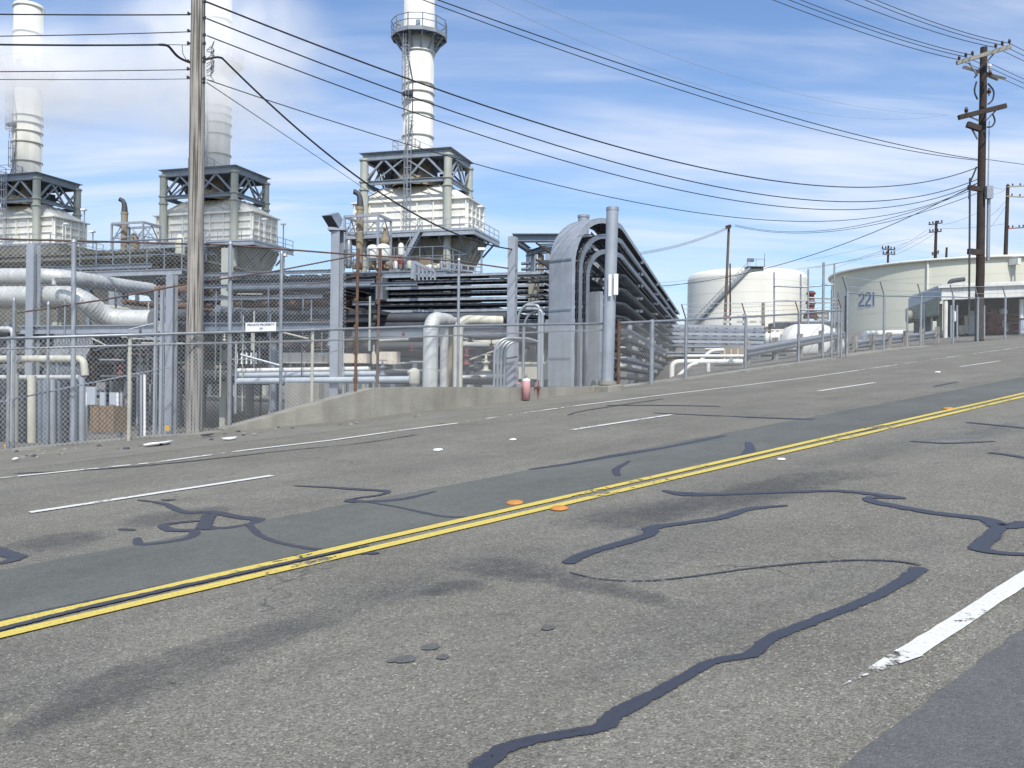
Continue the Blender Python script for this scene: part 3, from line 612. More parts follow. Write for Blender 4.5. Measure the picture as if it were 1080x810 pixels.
# B: tall fence just behind
topB = [(-160, 247), (0, 252), (190, 257), (243, 258.5), (365, 268), (480, 275), (536, 283)]
def fb(px, py, off=.7):
    B = fence_pt(px)+V((RP.x, RP.y, 0))*off; k = B.y; r = ray(px, py); P = fence_pt(px); t = P.y+.6
    return V((r.x*t, t, H+r.z*t))
fB = empty('tall_fence', fb(300, 440), 'tall chain link fence with rusty top rail rising behind the low fence', 'fence')
def zb(px): return fb(px, 440 if px > 236 else 470)
pB = [-150, -60, 0, 78, 160, 243, 297, 365]
mesh_panels([fb(x, 350) for x in pB], [fb(x, yi(topB, x)) for x in pB], .075, .0022).build('chain_link', 'wire', fB)
b = MB(); b.tube([fb(x, yi(topB, x)) for x in pB+[374, 420, 484, 536]], .016, 8); b.build('top_rail', 'rustd', fB)
b = MB(); b.tube([fb(x, y) for x, y in ((18, 330), (110, 316), (200, 299), (290, 286), (365, 271.5), (374, 270))], .014, 8); b.build('brace_rail', 'rustd', fB)
b = MB(); b.tube([fb(x, y, .9) for x, y in ((-60, 436), (0, 424), (90, 405), (178, 387.5))], .011, 8); b.build('brace_rail', 'steel', fB)
for x, m, yt, yb, r in ((78, 'steel_l', 256, 468, .038), (243, 'steel_l', 258, 455, .036), (297, 'galv', 268, 443, .03), (484, 'galv', 275, 409, .032), (51, 'galv', 322, 470, .024), (15, 'galv', 318, 474, .024)):
    b = MB(); b.tube([fb(x-1.2, yb), fb(x, yt)], r, 10); b.lathe(fb(x, yt), [(r*1.2, 0), (r*1.1, .04), (.001, .07)], 10); b.build('fence_post', m, fB)
for x, yt, lab in ((374, 262, 0), (397, 262, 1)):
    b = MB(); B0 = fence_pt(x); k_ = (B0.y+(-.15 if lab == 0 else .5))/B0.y; B = V((B0.x*k_, B0.y*k_, B0.z)); T = at(x+2, yt, B.y); b.tube([V((B.x, B.y, B.z-.1)), V((B.x+.03, B.y, T.z))], .028, 8)
    for k in range(6): b.tube([V((B.x, B.y, B.z+.5*k+.2)), V((B.x, B.y, B.z+.5*k+.26))], .042, 8)
    b.build('rusty_post', 'rust', None, 'rust-brown threaded steel post standing in front of the concrete wall' if lab == 0 else 'rust-brown steel post standing just behind the concrete wall', 'post')
# right-hand fence with barbed wire
fC = empty('barbed_wire_fence', fence_pt(786), 'chain link fence with barbed wire right of the thick round steel pole', 'fence')
pxs = [652, 687, 723, 786, 842, 887]
bpt = [fz(x, yi(botA, x)) for x in pxs]; tpt = [fz(x, yi(topA, x)) for x in pxs]
mesh_panels(bpt, tpt, .10, .0016).build('chain_link', 'wire', fC)
b = MB(); b.tube(tpt, .03, 8); b.build('top_rail', 'galv', fC)
armv = lambda T, n: T+(RP*-.18*n)+(-EX*.28*n)+UP*.42*n
for x in pxs:
    b = MB(); B = fz(x, yi(botA, x)+1); T = fz(x, yi(topA, x)); b.tube([B-UP*.4, T+UP*.05], .045 if x != 687 else .06, 8); o = b.build('fence_post', 'rust' if x == 652 else 'galv', fC)
    if x > 690: b = MB(); b.bar(T, armv(T, 1), .035, .02); b.build('barb_arm', 'rust', fC)
for n in (.35, .7, 1):
    b = MB(); b.tube([armv(p, n) for p in tpt[2:]], .007, 4, False, False)
    for i in range(3):
        for k in range(14):
            P = armv(tpt[2+i].lerp(tpt[3+i], k/14), n); b.tube([P-UP*.03, P+UP*.03], .006, 3, False, False)
    b.build('barbed_wire', 'wire', fC)
# fence of the upper yard
topD = [(887, 308), (930, 312), (971, 313), (1003, 313), (1040, 315), (1100, 312), (1160, 309)]
fD = empty('yard_fence', fence_pt(971), 'chain link fence with angled barb arms in front of the tank numbered 221', 'fence')
pxs = [893, 932, 971, 1005, 1031, 1060, 1110, 1160]
bpt = [fence_pt(x)+UP*.1 for x in pxs]; tpt = [fz(x, yi(topD, x)) for x in pxs]
mesh_panels(bpt, tpt, .16, .0016).build('chain_link', 'wire', fD)
b = MB(); b.tube(tpt, .03, 8); b.build('top_rail', 'galv', fD)
for x in pxs:
    b = MB(); B = fence_pt(x); T = fz(x, yi(topD, x)); b.tube([B-UP*.3, T+UP*.05], .06, 8); b.build('fence_post', 'galv', fD)
    b = MB(); b.bar(T, armv(T, 1.5), .06, .03); b.build('barb_arm', 'galv', fD)
for n in (.6, 1.5):
    b = MB(); b.tube([armv(p, n) for p in tpt], .010, 4, False, False); b.build('barbed_wire', 'wire', fD)
# pair of tall thin gate posts with rails, left of tank 221 number
b = MB()
for x, yt, yb in ((878, 277, 378), (887, 306, 381), (894, 308, 379)):
    B = fence_pt(x)+RP*.4; T = at(x+1, yt, B.y); b.tube([V((B.x, B.y, B.z-.2)), V((B.x, B.y, T.z))], .05, 8)
gp = b.build('gate_post', 'galv', None, 'cluster of three slim galvanised gate posts at the left edge of tank 221', 'gate post')

# sign on the fence
def text_mesh(body, size, name, m, parent, M4, ext=.004):
    cu = bpy.data.curves.new('lettering', 'FONT'); cu.body = body; cu.size = size; cu.align_x = 'CENTER'; cu.align_y = 'CENTER'; cu.extrude = ext
    to = bpy.data.objects.new('lettering', cu); COL.objects.link(to); dg = bpy.context.evaluated_depsgraph_get(); dg.update()
    me = bpy.data.meshes.new_from_object(to.evaluated_get(dg)); bpy.data.objects.remove(to)
    me.transform(M4); me.materials.clear(); me.materials.append(M[m]); o = bpy.data.objects.new(name, me); COL.objects.link(o); o.parent = parent; return o
P0 = fz(256, 349.5)-RP*.06; P1 = fz(288, 348.8)-RP*.06; c = (P0+P1)/2+UP*.07; ex = (P1-P0).normalized(); wd = (P1-P0).length
nrm = ex.cross(UP).normalized()
sg = empty('fence_sign', c-UP*.08, 'small white sign with dark lettering on the low fence right of the grey wooden pole', 'sign')
b = MB(); b.box(c, wd, .012, .155, ex, nrm, UP); b.build('sign_board', 'signw', sg)
def face_m(c, ex, up, n, base): return Matrix.Translation(-base) @ Matrix(((ex.x, up.x, n.x, c.x), (ex.y, up.y, n.y, c.y), (ex.z, up.z, n.z, c.z), (0, 0, 0, 1)))
up2 = n2 = None
up2 = nrm.cross(ex) if nrm.cross(ex).z > 0 else -nrm.cross(ex)
text_mesh('PRIVATE PROPERTY', .058, 'lettering', 'signt', sg, face_m(c+nrm*.010+UP*.036, ex, up2, nrm, c-UP*.08), .002)
text_mesh('OF', .05, 'lettering', 'signt', sg, face_m(c+nrm*.010-UP*.03, ex, up2, nrm, c-UP*.08), .002)

# ------------------------------------------------------------------ boiler units (three alike)
def make_unit():
    root = empty('boiler_unit', V((0, 0, 0)))
    Z = lambda z: z-PLANT_Z
    W, D = 9.35, 6.2; cols = [(0, 0), (-W, 0), (0, D), (-W, D)]
    for x, y in cols:
        b = MB(); b.tube([V((x, y, 0)), V((x, y, Z(24.75)))], .42, 16)
        for z in (22.3, 21.5, 24.6): b.tube([V((x, y, Z(z)-.08)), V((x, y, Z(z)+.08))], .54, 16)
        b.build('column', 'colcream', root)
    # top frame
    top = MB(); z = Z(24.85)
    rect = lambda e: [V((-W-e, -e, 0)), V((e, -e, 0)), V((e, D+e, 0)), V((-W-e, D+e, 0))]
    c = rect(.1)
    for i in range(4): top.hbeam(c[i]+UP*z, c[(i+1) % 4]+UP*z, .4, .75)
    for f in (.33, .66): top.hbeam(V((-W*f, 0, z)), V((-W*f, D, z)), .3, .6)
    top.box(V((-W/2, D/2, z+.42)), W+.9, D+.9, .06)
    top.build('top_frame', 'frame_steel', root)
    low = MB(); zl = Z(22.15)
    for i in range(4): low.hbeam(c[i]+UP*zl, c[(i+1) % 4]+UP*zl, .3, .42)
    low.build('ring_beam', 'frame_steel', root)
    br = MB()
    for i in range(4):
        p, q = c[i], c[(i+1) % 4]; n = 4 if i % 2 == 0 else 3
        for k in range(n):
            a = p.lerp(q, k/n); e = p.lerp(q, (k+1)/n); lo, hi = (zl, z-.3) if k % 2 == 0 else (z-.3, zl); br.bar(a+UP*lo, e+UP*hi, .2)
        br.bar(p.lerp(q, .12)+UP*zl, p.lerp(q, .5)+UP*(z-.3), .14); br.bar(p.lerp(q, .88)+UP*zl, p.lerp(q, .5)+UP*(z-.3), .14)
    br.build('bracing', 'frame_steel', root)
    # transition hood and dampers under the stack
    hd = MB(); hd.lathe(V((-W/2, D/2, 0)), [(2.7, Z(22.0)), (2.5, Z(22.9)), (1.62, Z(24.3)), (1.62, Z(25.2))], 24); hd.build('hood', 'tanrust', root)
    mc = MB()
    for k in range(9):
        mc = MB(); a = k*.7; mc.box(V((-W/2+3.2*math.cos(a), D/2+2.1*math.sin(a), Z(22.9)+.25*(k % 3))), .5+.2*(k % 2), .5, .9+.3*(k % 3)); mc.build('damper_drive', 'steel_d', root)
    for k in range(3): mc = MB(); mc.tube([V((-1.2-2.8*k, .9, Z(23.2))), V((-1.2-2.8*k, .9, Z(24.4)))], .28, 10); mc.build('actuator', 'steel_d', root)
    # casing
    x0, x1, y0, y1, zb, zt = -10.8, 1.8, .75, 5.7, 17.0, 20.2
    bx = MB(); bx.box(V(((x0+x1)/2, (y0+y1)/2, Z((zb+zt)/2))), x1-x0, y1-y0, zt-zb)
    e = .35; lo = [V((x0-e, y0-e, Z(zt))), V((x1+e, y0-e, Z(zt))), V((x1+e, y1+e, Z(zt))), V((x0-e, y1+e, Z(zt)))]
    cas = bx.build('casing', 'casing', root)
    rf = MB(); rf.hexa([p+UP*.004 for p in lo], [p+UP*.14 for p in lo])
    m_ = [p+UP*.14 for p in lo]; m_ = [p+V((.3*(1 if i in (0, 3) else -1), .3*(1 if i < 2 else -1), 0)) for i, p in enumerate(m_)]
    hi = [V((-8.3, 1.9, Z(22.0))), V((-1.0, 1.9, Z(22.0))), V((-1.0, 4.6, Z(22.0))), V((-8.3, 4.6, Z(22.0)))]
    rf.hexa(m_, hi)
    for k in range(5): t = .1+.2*k; rf.bar(m_[0].lerp(m_[1], t), hi[0].lerp(hi[1], t), .09, .22)
    for k in range(3): t = .15+.35*k; rf.bar(m_[1].lerp(m_[2], t), hi[1].lerp(hi[2], t), .09, .22)
    rf.build('casing_roof', 'casing', root)
    rb = MB()
    for k in range(8):
        x = x0+(x1-x0)*k/7; rb.box(V((min(max(x, x0+.05), x1-.05), y0-.09, Z((zb+zt)/2))), .13, .18, zt-zb-.01)
    for k in range(5):
        y = y0+(y1-y0)*k/4; rb.box(V((x1+.09, min(max(y, y0+.05), y1-.05), Z((zb+zt)/2))), .18, .13, zt-zb-.01); rb.box(V((x0-.09, min(max(y, y0+.05), y1-.05), Z((zb+zt)/2))), .18, .13, zt-zb-.01)
    for z_ in (17.7, 18.5, 19.3):
        rb.box(V(((x0+x1)/2, y0-.07, Z(z_))), x1-x0, .13, .12); rb.box(V((x1+.07, (y0+y1)/2, Z(z_))), .13, y1-y0, .12)
    rb.build('casing_ribs', 'casing', root)
    dr = MB()
    for k, (a, b_, z_) in enumerate(((.2, .9, 19.55), (2.3, .7, 18.75), (4.1, .8, 19.55), (5.2, .7, 17.95), (1.2, .8, 17.95), (6.1, .6, 18.8))):
        dr = MB(); dr.box(V((x0+1.8*a+.6, y0-.04, Z(z_))), b_+.5, .05, .5); dr.build('inspection_panel', 'white', root)
    # platform with handrail
    X0, X1, Y0, Y1 = -11.8, 3.3, -1.25, 7.0; zp = 16.75
    pf = MB(); pf.box(V(((X0+X1)/2, (Y0+Y1)/2, Z(zp))), X1-X0, Y1-Y0, .10)
    for p, q in ((V((X0, Y0, 0)), V((X1, Y0, 0))), (V((X1, Y0, 0)), V((X1, Y1, 0))), (V((X0, Y0, 0)), V((X0, Y1, 0)))): pf.hbeam(p+UP*Z(zp-.3), q+UP*Z(zp-.3), .2, .5)
    for k in range(9): x = X0+(X1-X0)*k/8; pf.bar(V((x, Y0+.1, Z(zp-.4))), V((x, Y1-.1, Z(zp-.4))), .15, .35)
    pf.build('platform', 'steel_l', root)
    hr = MB()
    def rail(p, q, n):
        for zz in (.55, 1.1): hr.bar(p+UP*(Z(zp)+zz), q+UP*(Z(zp)+zz), .055)
        hr.bar(p+UP*(Z(zp)+.1), q+UP*(Z(zp)+.1), .02, .12)
        for k in range(n+1): a = p.lerp(q, k/n); hr.bar(a+UP*Z(zp), a+UP*(Z(zp)+1.12), .055)
    rail(V((X0, Y0+.05, 0)), V((X1, Y0+.05, 0)), 10); rail(V((X1-.05, Y0, 0)), V((X1-.05, Y1, 0)), 5); rail(V((X0+.05, Y0, 0)), V((X0+.05, Y1, 0)), 5)
    hr.build('handrail', 'steel_l', root)
    kb = MB()
    for k in range(6): x = -9.3+2.2*k; kb.bar(V((x, Y0+.2, Z(zp-.5))), V((x, .9, Z(zp-2.3))), .16)
    for k in range(4): y = .5+1.7*k; kb.bar(V((X1-.1, y, Z(zp-.5))), V((1.9, y, Z(zp-1.9))), .16)
    kb.build('knee_braces', 'steel', root)
    # hopper under the casing
    hp = MB(); b0 = [V((-10.0, .9, 0)), V((2.3, .9, 0)), V((2.3, 5.6, 0)), V((-10.0, 5.6, 0))]
    b1 = [V((-9.7, 1.1, 0)), V((2.0, 1.1, 0)), V((2.0, 5.4, 0)), V((-9.7, 5.4, 0))]; b2 = [V((-8.2, 1.6, 0)), V((.7, 1.6, 0)), V((.7, 5.0, 0)), V((-8.2, 5.0, 0))]
    hp.hexa([p+UP*Z(15.2) for p in b1], [p+UP*Z(16.3) for p in b0]); hp.hexa([p+UP*Z(12.6) for p in b2], [p+UP*Z(15.19) for p in b1])
    for k in range(8): t = (k+.5)/8; hp.bar((b2[0].lerp(b2[1], t))+UP*Z(12.6), (b1[0].lerp(b1[1], t))+UP*Z(15.2), .12, .22)
    for k in range(4): t = (k+.5)/4; hp.bar((b2[1].lerp(b2[2], t))+UP*Z(12.6), (b1[1].lerp(b1[2], t))+UP*Z(15.2), .12, .22)
    hp.build('hopper', 'hop', root)
    bd = MB(); bd.box(V((-3.75, 3.3, Z(12.59)/2)), 8.6, 3.2, Z(12.59)); bd.build('lower_casing', 'steel_d', root)
    fan = MB(); fan.box(V((-5.5, .6, Z(14.2))), 1.6, 1.4, 2.6); fan.box(V((-2.2, .4, Z(13.4))), 1.2, 1.4, 1.6); fan.tube([V((-8.5, .4, Z(13.2))), V((-8.5, .4, Z(15.6)))], .5, 12); fan.tube([V((-7.2, .3, Z(13.4))), V((-1.2, .3, Z(13.4)))], .3, 10)
    fan.build('burner_gear', 'tanrust', root)
    bl = MB()
    for k in range(4): bl.tube([V((-9.6+1.6*k, -.3, Z(14.2))), V((-9.6+1.6*k, -.3, Z(15.2+.3*(k % 2))))], .33, 10)
    bl.build('silencer', 'casing', root)
    # stack
    c0 = V((-W/2, D/2, 0)); s = MB(); r = 1.62
    s.lathe(c0, [(r+.1, Z(25.25)), (r+.1, Z(25.5)), (r, Z(25.55)), (r, Z(46.5)), (r-.12, Z(46.5)), (r-.12, Z(40))], 32)
    stk = s.build('stack', 'stack', root)
    for z_ in (27.5, 29.8, 31.1, 32.1, 33.0, 36.4, 43.0, 46.15):
        rg = MB(); rg.lathe(c0, [(r, Z(z_)-.1), (r+.13, Z(z_)-.08), (r+.13, Z(z_)+.08), (r, Z(z_)+.1)], 32); rg.build('ring', 'stack', stk)
    # stack gallery
    gz = Z(38.3); gl = MB(); n = 12; ro = 2.95
    pt = lambda rr, k, z_: c0+V((rr*math.cos(2*math.pi*k/n), rr*math.sin(2*math.pi*k/n), z_))
    for k in range(n): gl.hexa([pt(r+.02, k, gz-.12), pt(ro, k, gz-.12), pt(ro, k+1, gz-.12), pt(r+.02, k+1, gz-.12)], [pt(r+.02, k, gz), pt(ro, k, gz), pt(ro, k+1, gz), pt(r+.02, k+1, gz)])
    for k in range(n): gl.bar(pt(r, k, Z(36.4)), pt(ro-.1, k, gz-.15), .12); gl.bar(pt(r, k, gz-.25), pt(ro, k, gz-.25), .12, .3); gl.bar(pt(ro, k, gz-.2), pt(ro, k+1, gz-.2), .08, .4)
    gl.build('gallery', 'frame_steel', root)
    gr = MB()
    for k in range(n):
        gr.bar(pt(ro, k, gz), pt(ro, k, gz+1.35), .08)
        for zz in (.7, 1.35): gr.bar(pt(ro, k, gz+zz), pt(ro, k+1, gz+zz), .07)
    gr.build('gallery_rail', 'steel', root)
    gb = MB(); gb.box(c0+V((-1.3, -2.2, gz+.5)), .5, .4, .9); gb.box(c0+V((.8, -2.2, gz+.4)), .4, .3, .7); gb.build('instrument_box', 'steel_l', root)
    # caged ladders
    ld = MB()
    def ladder(x, y, z0, z1, cage=True):
        for sx in (-.22, .22): ld.bar(V((x+sx, y, z0)), V((x+sx, y, z1)), .06)
        k = z0
        while k < z1: ld.bar(V((x-.22, y, k)), V((x+.22, y, k)), .035); k += .4
        if cage:
            for a in (-.38, -.15, .15, .38): ld.bar(V((x+a, y-(.62 if abs(a) < .2 else .35), z0+1)), V((x+a, y-(.62 if abs(a) < .2 else .35), z1)), .04)
            k = z0+1
            while k < z1:
                P_ = [V((x-.38, y, k)), V((x-.38, y-.35, k)), V((x-.15, y-.62, k)), V((x+.15, y-.62, k)), V((x+.38, y-.35, k)), V((x+.38, y, k))]
                for a, b_ in zip(P_, P_[1:]): ld.bar(a, b_, .04, .06)
                k += 1.1
    ladder(-W/2-.55, D/2-r-.25, Z(30), Z(38)); ladder(-W/2-.1, D/2-r-.2, Z(25.5), Z(29.6)); ladder(-W/2+.6, -.55, Z(16.8), Z(25.4))
    ld.build('ladder', 'steel_l', root)
    cp = MB(); cc = c0+V((.1, -r-.12, 0)); cp.tube([cc+UP*Z(25.4)+V((-.9, 0, 0)), cc+UP*Z(27)+V((-.35, 0, 0)), cc+UP*Z(29)+V((.0, 0, 0)), cc+UP*Z(33), cc+UP*Z(35.4)+V((-.5, 0, 0)), cc+UP*Z(36.4)+V((-.75, .05, 0)), cc+UP*Z(38.2)+V((-.7, .05, 0))], .05, 6); cp.box(cc+UP*Z(31.6)+V((-.55, -.2, 0)), 1.1, .5, .35); cp.build('cable_run', 'steel_d', root)
    # small landing on the top frame
    lr = MB()
    for sx in (-1.6, .9):
        lr.bar(V((-W/2+sx, .3, Z(25.2))), V((-W/2+sx, .3, Z(26.6))), .07); lr.bar(V((-W/2+sx, 1.6, Z(25.2))), V((-W/2+sx, 1.6, Z(26.6))), .07)
        for zz in (26, 26.55): lr.bar(V((-W/2+sx, .3, Z(zz))), V((-W/2+sx, 1.6, Z(zz))), .06)
    for zz in (26, 26.55): lr.bar(V((-W/2-1.6, .3, Z(zz))), V((-W/2+.9, .3, Z(zz))), .06)
    lr.bar(V((-W/2+.9, .3, Z(26.5))), V((-W/2+3.4, .3, Z(25.3))), .06)
    lr.build('landing_rail', 'steel_l', root)
    # stair from the platform
    sr = MB()
    P0, P1 = V((-2.2, -1.6, Z(16.7))), V((-4.6, -1.6, Z(12.6)))
    for yy in (-.35, .35):
        o = V((0, yy, 0)); sr.bar(P0+o, P1+o, .06, .3)
        for zz in (.5, 1.0): sr.bar(P0+o+UP*zz, P1+o+UP*zz, .05)
        for k in range(6): a = P0.lerp(P1, k/5)+o; sr.bar(a, a+UP*1.0, .05)
    for k in range(16): a = P0.lerp(P1, (k+.5)/16); sr.box(a, .26, .68, .04)
    sr.build('stair', 'steel_l', root)
    lt = MB(); q = V((X1-.3, Y0+2.5, Z(zp))); lt.tube([q, q+UP*2.6], .05, 6); lt.box(q+V((.1, 0, 2.7)), .5, .35, .18); lt.build('lamp', 'signw', root)
    return root
u0 = make_unit()
U = [(pl(471, 286, 1).xy, 90, 471, 'white boiler unit right of the wooden pole, its tall stack clear of steam'),
     (None, 98.5, 246, 'middle white boiler unit whose stack fades into steam just behind the grey wooden pole'),
     (None, 103, 37.5, 'leftmost white boiler unit, cut by the left photo edge, its stack banded by steam')]
for i, (_, Y, px, lab) in enumerate(U):
    o = u0 if i == 0 else copy_tree(u0)
    P = at(px, 300, Y); o.location = V((P.x, Y, PLANT_Z)); o.rotation_euler = (0, 0, -TA); tag(o, lab, 'boiler', 'boiler units with tall stacks')

# ------------------------------------------------------------------ process decks with exhaust stacks
def pole_lamp(px, pyt, pyb, D, label):
    e = empty('lamp_post', pl(px, pyb, D), label, 'lamp'); T = pl(px, pyt, D); B = V((T.x, T.y, pl(px, pyb, D).z))
    b = MB(); b.tube([B, T], .07, 8); b.build('post', 'galv', e)
    b = MB(); b.box(T+V((0, -.15, .05)), .5, .6, .18); b.build('lamp_head', 'signw', e)
def deck(px0, px1, py, D, depth, name, label, stack_px, stack_top, frame, n=7, dz=1.1, mm='steel'):
    A, B = pl(px0, py, D), pl(px1, py, D); z = pl((px0+px1)/2, py, D).z; A.z = B.z = z; e = empty(name, V(((A.x+B.x)/2, (A.y+B.y)/2, PLANT_Z)), label, 'platform')
    ed = EY*depth; b = MB(); c = (A+B+ed)/2; w = (B-A).length
    b.box(c, w, depth, .08, EX, EY); 
    for p, q in ((A, B), (A+ed, B+ed), (A, A+ed), (B, B+ed)): b.hbeam(p-UP*.3, q-UP*.3, .2, .5)
    b.build('deck', mm, e)
    h = MB()
    for p, q, k in ((A, B, n), (B, B+ed, 3), (A, A+ed, 3), (A+ed, B+ed, n)):
        for zz in (dz*.5, dz): h.bar(p+UP*zz, q+UP*zz, .06)
        for j in range(k+1): a = p.lerp(q, j/k); h.bar(a, a+UP*dz, .06)
    h.build('handrail', mm, e)
    for p in (A.lerp(B, .04), A.lerp(B, .5), A.lerp(B, .96)):
        for d_ in (0, .95): b = MB(); q = p+ed*d_; b.hbeam(V((q.x, q.y, PLANT_Z)), V((q.x, q.y, z-.5)), .3, .3, EY); b.build('column', 'steel', e)
    return e, A, B, z
def exhaust(px, pyt, pyb, D, r, label):
    T = pl(px, pyt, D); B = V((T.x, T.y, pl(px, pyb, D).z)); e = empty('exhaust_pipe', B, label, 'exhaust'); b = MB()
    b.tube([B, V((B.x, B.y, T.z-1.5))], r, 16); b.lathe(V((T.x, T.y, T.z-1.5)), [(r*1.12, -.12), (r*1.12, .12)], 16); b.build('pipe', 'tanrust', e)
    b = MB(); q = V((T.x, T.y, T.z)); b.tube([q-UP*1.5, q-UP*.9, q-UP*.45-EX*.06, q-UP*.15-EX*.25, q-EX*.55-EY*.1+UP*.0], [r, r*.85, r*.72, r*.68, r*.7], 14); b.build('elbow', 'steel_d', e)
    b = MB(); b.tube([q-EX*.54-EY*.1, q-EX*.56-EY*.12], r*.66, 14); b.build('outlet', 'black', e)
    return e
D1 = 70
deck(363, 470, 286, D1, 5, 'process_deck', 'steel deck crowded with small vessels below the nearest boiler unit', 0, 0, 0, 8, 2.0)
exhaust(380, 202, 284, D1+1.2, .33, 'rusty tan exhaust pipe with black bent outlet in front of the nearest boiler unit')
D2 = 76
deck(96, 196, 283, D2, 5, 'process_deck', 'steel deck with long handrail between the left and middle boiler units', 0, 0, 0, 9, 2.0)
exhaust(131.5, 210, 282, D2+1.2, .34, 'tan exhaust pipe with black bent outlet between the left and middle boiler units')
def frame_box(px0, px1, pyt, pyb, D, depth, label):
    A, B = pl(px0, pyt, D), pl(px1, pyt, D); B.z = A.z; zb = pl(px0, pyb, D).z; b = MB(); e = EY*depth
    cs = [A, B, B+e, A+e]
    for i in range(4):
        q = cs[i]; b.bar(V((q.x, q.y, zb)), q, .17); b.bar(q, cs[(i+1) % 4], .17, .22); b.bar(q-UP*1.4, cs[(i+1) % 4]-UP*1.4, .08); m_ = (cs[i]+cs[(i+1) % 4])/2
        b.bar(m_-UP*.1, V((q.x, q.y, q.z-1.9)), .09); b.bar(m_-UP*.1, V((cs[(i+1) % 4].x, cs[(i+1) % 4].y, q.z-1.9)), .09)
    return b.build('steel_frame', 'steel_l', None, label, 'frame')
frame_box(363.5, 399, 228.5, 284, D1+.3, 2.6, 'light steel frame around the rusty exhaust pipe near the floodlight')
frame_box(118, 151, 236, 281, D2+.3, 2.6, 'light steel frame around the tan exhaust pipe left of the wooden pole')
def vessel(px, py0, py1, D, r, m, label, group='small vessels on the process decks', cone=False):
    T = pl(px, py0, D); zb = pl(px, py1, D).z; h = T.z-zb; c = V((T.x, T.y, zb)); b = MB()
    b.lathe(c, [(.01, 0), (r*.85, 0.02), (r, .12*h), (r, .72*h), (r*.8, .9*h), (r*.35, .985*h), (.01, h)] if not cone else [(.01, 0), (r, .02), (r, h*.35), (r*.4, h*.6), (r*.35, h*.9), (r*.5, h*.92), (.01, h)], 20)
    b.build('vessel', m, None, label, 'vessel', group)
vessel(393.5, 258, 274, D1+.6, .55, 'white', 'left one of two rounded white vessels on the deck under the nearest boiler unit')
vessel(404.5, 257, 274, D1+.6, .62, 'white', 'right one of two rounded white vessels on the deck under the nearest boiler unit')
vessel(406, 240, 258, D1+1.4, .42, 'tanrust', 'small tan bottle-shaped vessel with black cap above the two white vessels', cone=True)
vessel(423, 256, 270, D1+.9, .26, 'white', 'slim white upright cylinder at the right end of the deck')
vessel(368, 250, 283, D1+.9, .3, 'galv', 'grey upright cylinder left of the rusty exhaust pipe')
vessel(190, 247, 280, D2+.9, .5, 'cream', 'cream upright cylinder on the deck just left of the wooden pole')
vessel(142, 245, 280, D2+1.4, .5, 'tanrust', 'tan upright cylinder right of the left exhaust pipe')
for i in range(22):
    px = random.uniform(368, 466); h = random.uniform(4, 14); vessel(px, 284-h, 284, D1+random.uniform(.5, 4), random.uniform(.12, .35), random.choice(['rust', 'cream', 'tanrust', 'galv', 'white', 'maroon']), 'small valve or pump crowded on the deck below the nearest boiler unit', 'valves and pumps below the nearest boiler unit')
for i in range(20):
    px = random.uniform(100, 194); h = random.uniform(4, 16); vessel(px, 281-h, 281, D2+random.uniform(.5, 4), random.uniform(.12, .4), random.choice(['rust', 'cream', 'galv', 'white', 'ltblue', 'steel_l']), 'small valve or pump crowded on the deck left of the wooden pole', 'valves and pumps on the left deck')
pole_lamp(89, 222, 262, 80, 'thin lamp mast with white head in the sky gap right of the left boiler unit')
pole_lamp(98, 245, 262, 80, 'shorter lamp mast with white head right of the left boiler unit')
pole_lamp(299, 237, 262, 90, 'lamp mast with white head right of the middle boiler unit')
pole_lamp(299.5, 270, 300, 60, 'lamp mast seen through the chain link right of the middle boiler unit')
pole_lamp(508, 264, 292, 60, 'lamp mast standing in the sky gap right of the nearest boiler unit')
pole_lamp(509, 228, 246, 96, 'lamp mast above the platform corner of the nearest boiler unit')

# floodlight on column
def steel_col(px, pyt, D, w, m, label, pyb=None, h_=None, group=None):
    T = pl(px, pyt, D); zb = PLANT_Z if pyb is None else pl(px, pyb, D).z
    b = MB(); b.hbeam(V((T.x, T.y, zb)), T, w, w, EY); o = b.build('steel_column', m, None, label, 'column', group); return T
T = steel_col(356, 244, 23, .27, 'steel_l', 'light blue-grey steel column carrying the floodlight')
fl = empty('floodlight', T, 'large tilted floodlight on top of the steel column left of the rusty exhaust pipe', 'floodlight')
b = MB(); b.box(T+V((0, 0, .05)), .5, .4, .08); b.tube([T+V((0, 0, .05)), T+V((-.05, 0, .3))], .05, 8); b.build('bracket', 'steel_l', fl)
ex_ = V((.8, 0, .22)).normalized(); ez_ = V((.42, -.35, .84)).normalized(); ey_ = ez_.cross(ex_).normalized(); ez_ = ex_.cross(ey_).normalized()
b = MB(); c = T+V((-.06, -.05, .36)); ax = V((-.55, -.5, -.66)).normalized(); side = V((.75, -.6, .0)).normalized(); side = (side-ax*side.dot(ax)).normalized(); u_ = side.cross(ax).normalized()
b.hexa([c-side*.14-u_*.12-ax*.12, c+side*.14-u_*.12-ax*.12, c+side*.14+u_*.12-ax*.12, c-side*.14+u_*.12-ax*.12], [c-side*.24-u_*.24+ax*.2, c+side*.24-u_*.24+ax*.2, c+side*.24+u_*.24+ax*.2, c-side*.24+u_*.24+ax*.2]); b.build('housing', 'galv', fl)
b = MB(); b.hexa([c-side*.22-u_*.22+ax*.202, c+side*.22-u_*.22+ax*.202, c+side*.22+u_*.22+ax*.202, c-side*.22+u_*.22+ax*.202], [c-side*.22-u_*.22+ax*.21, c+side*.22-u_*.22+ax*.21, c+side*.22+u_*.22+ax*.21, c-side*.22+u_*.22+ax*.21]); b.build('lens', 'steel_d', fl)

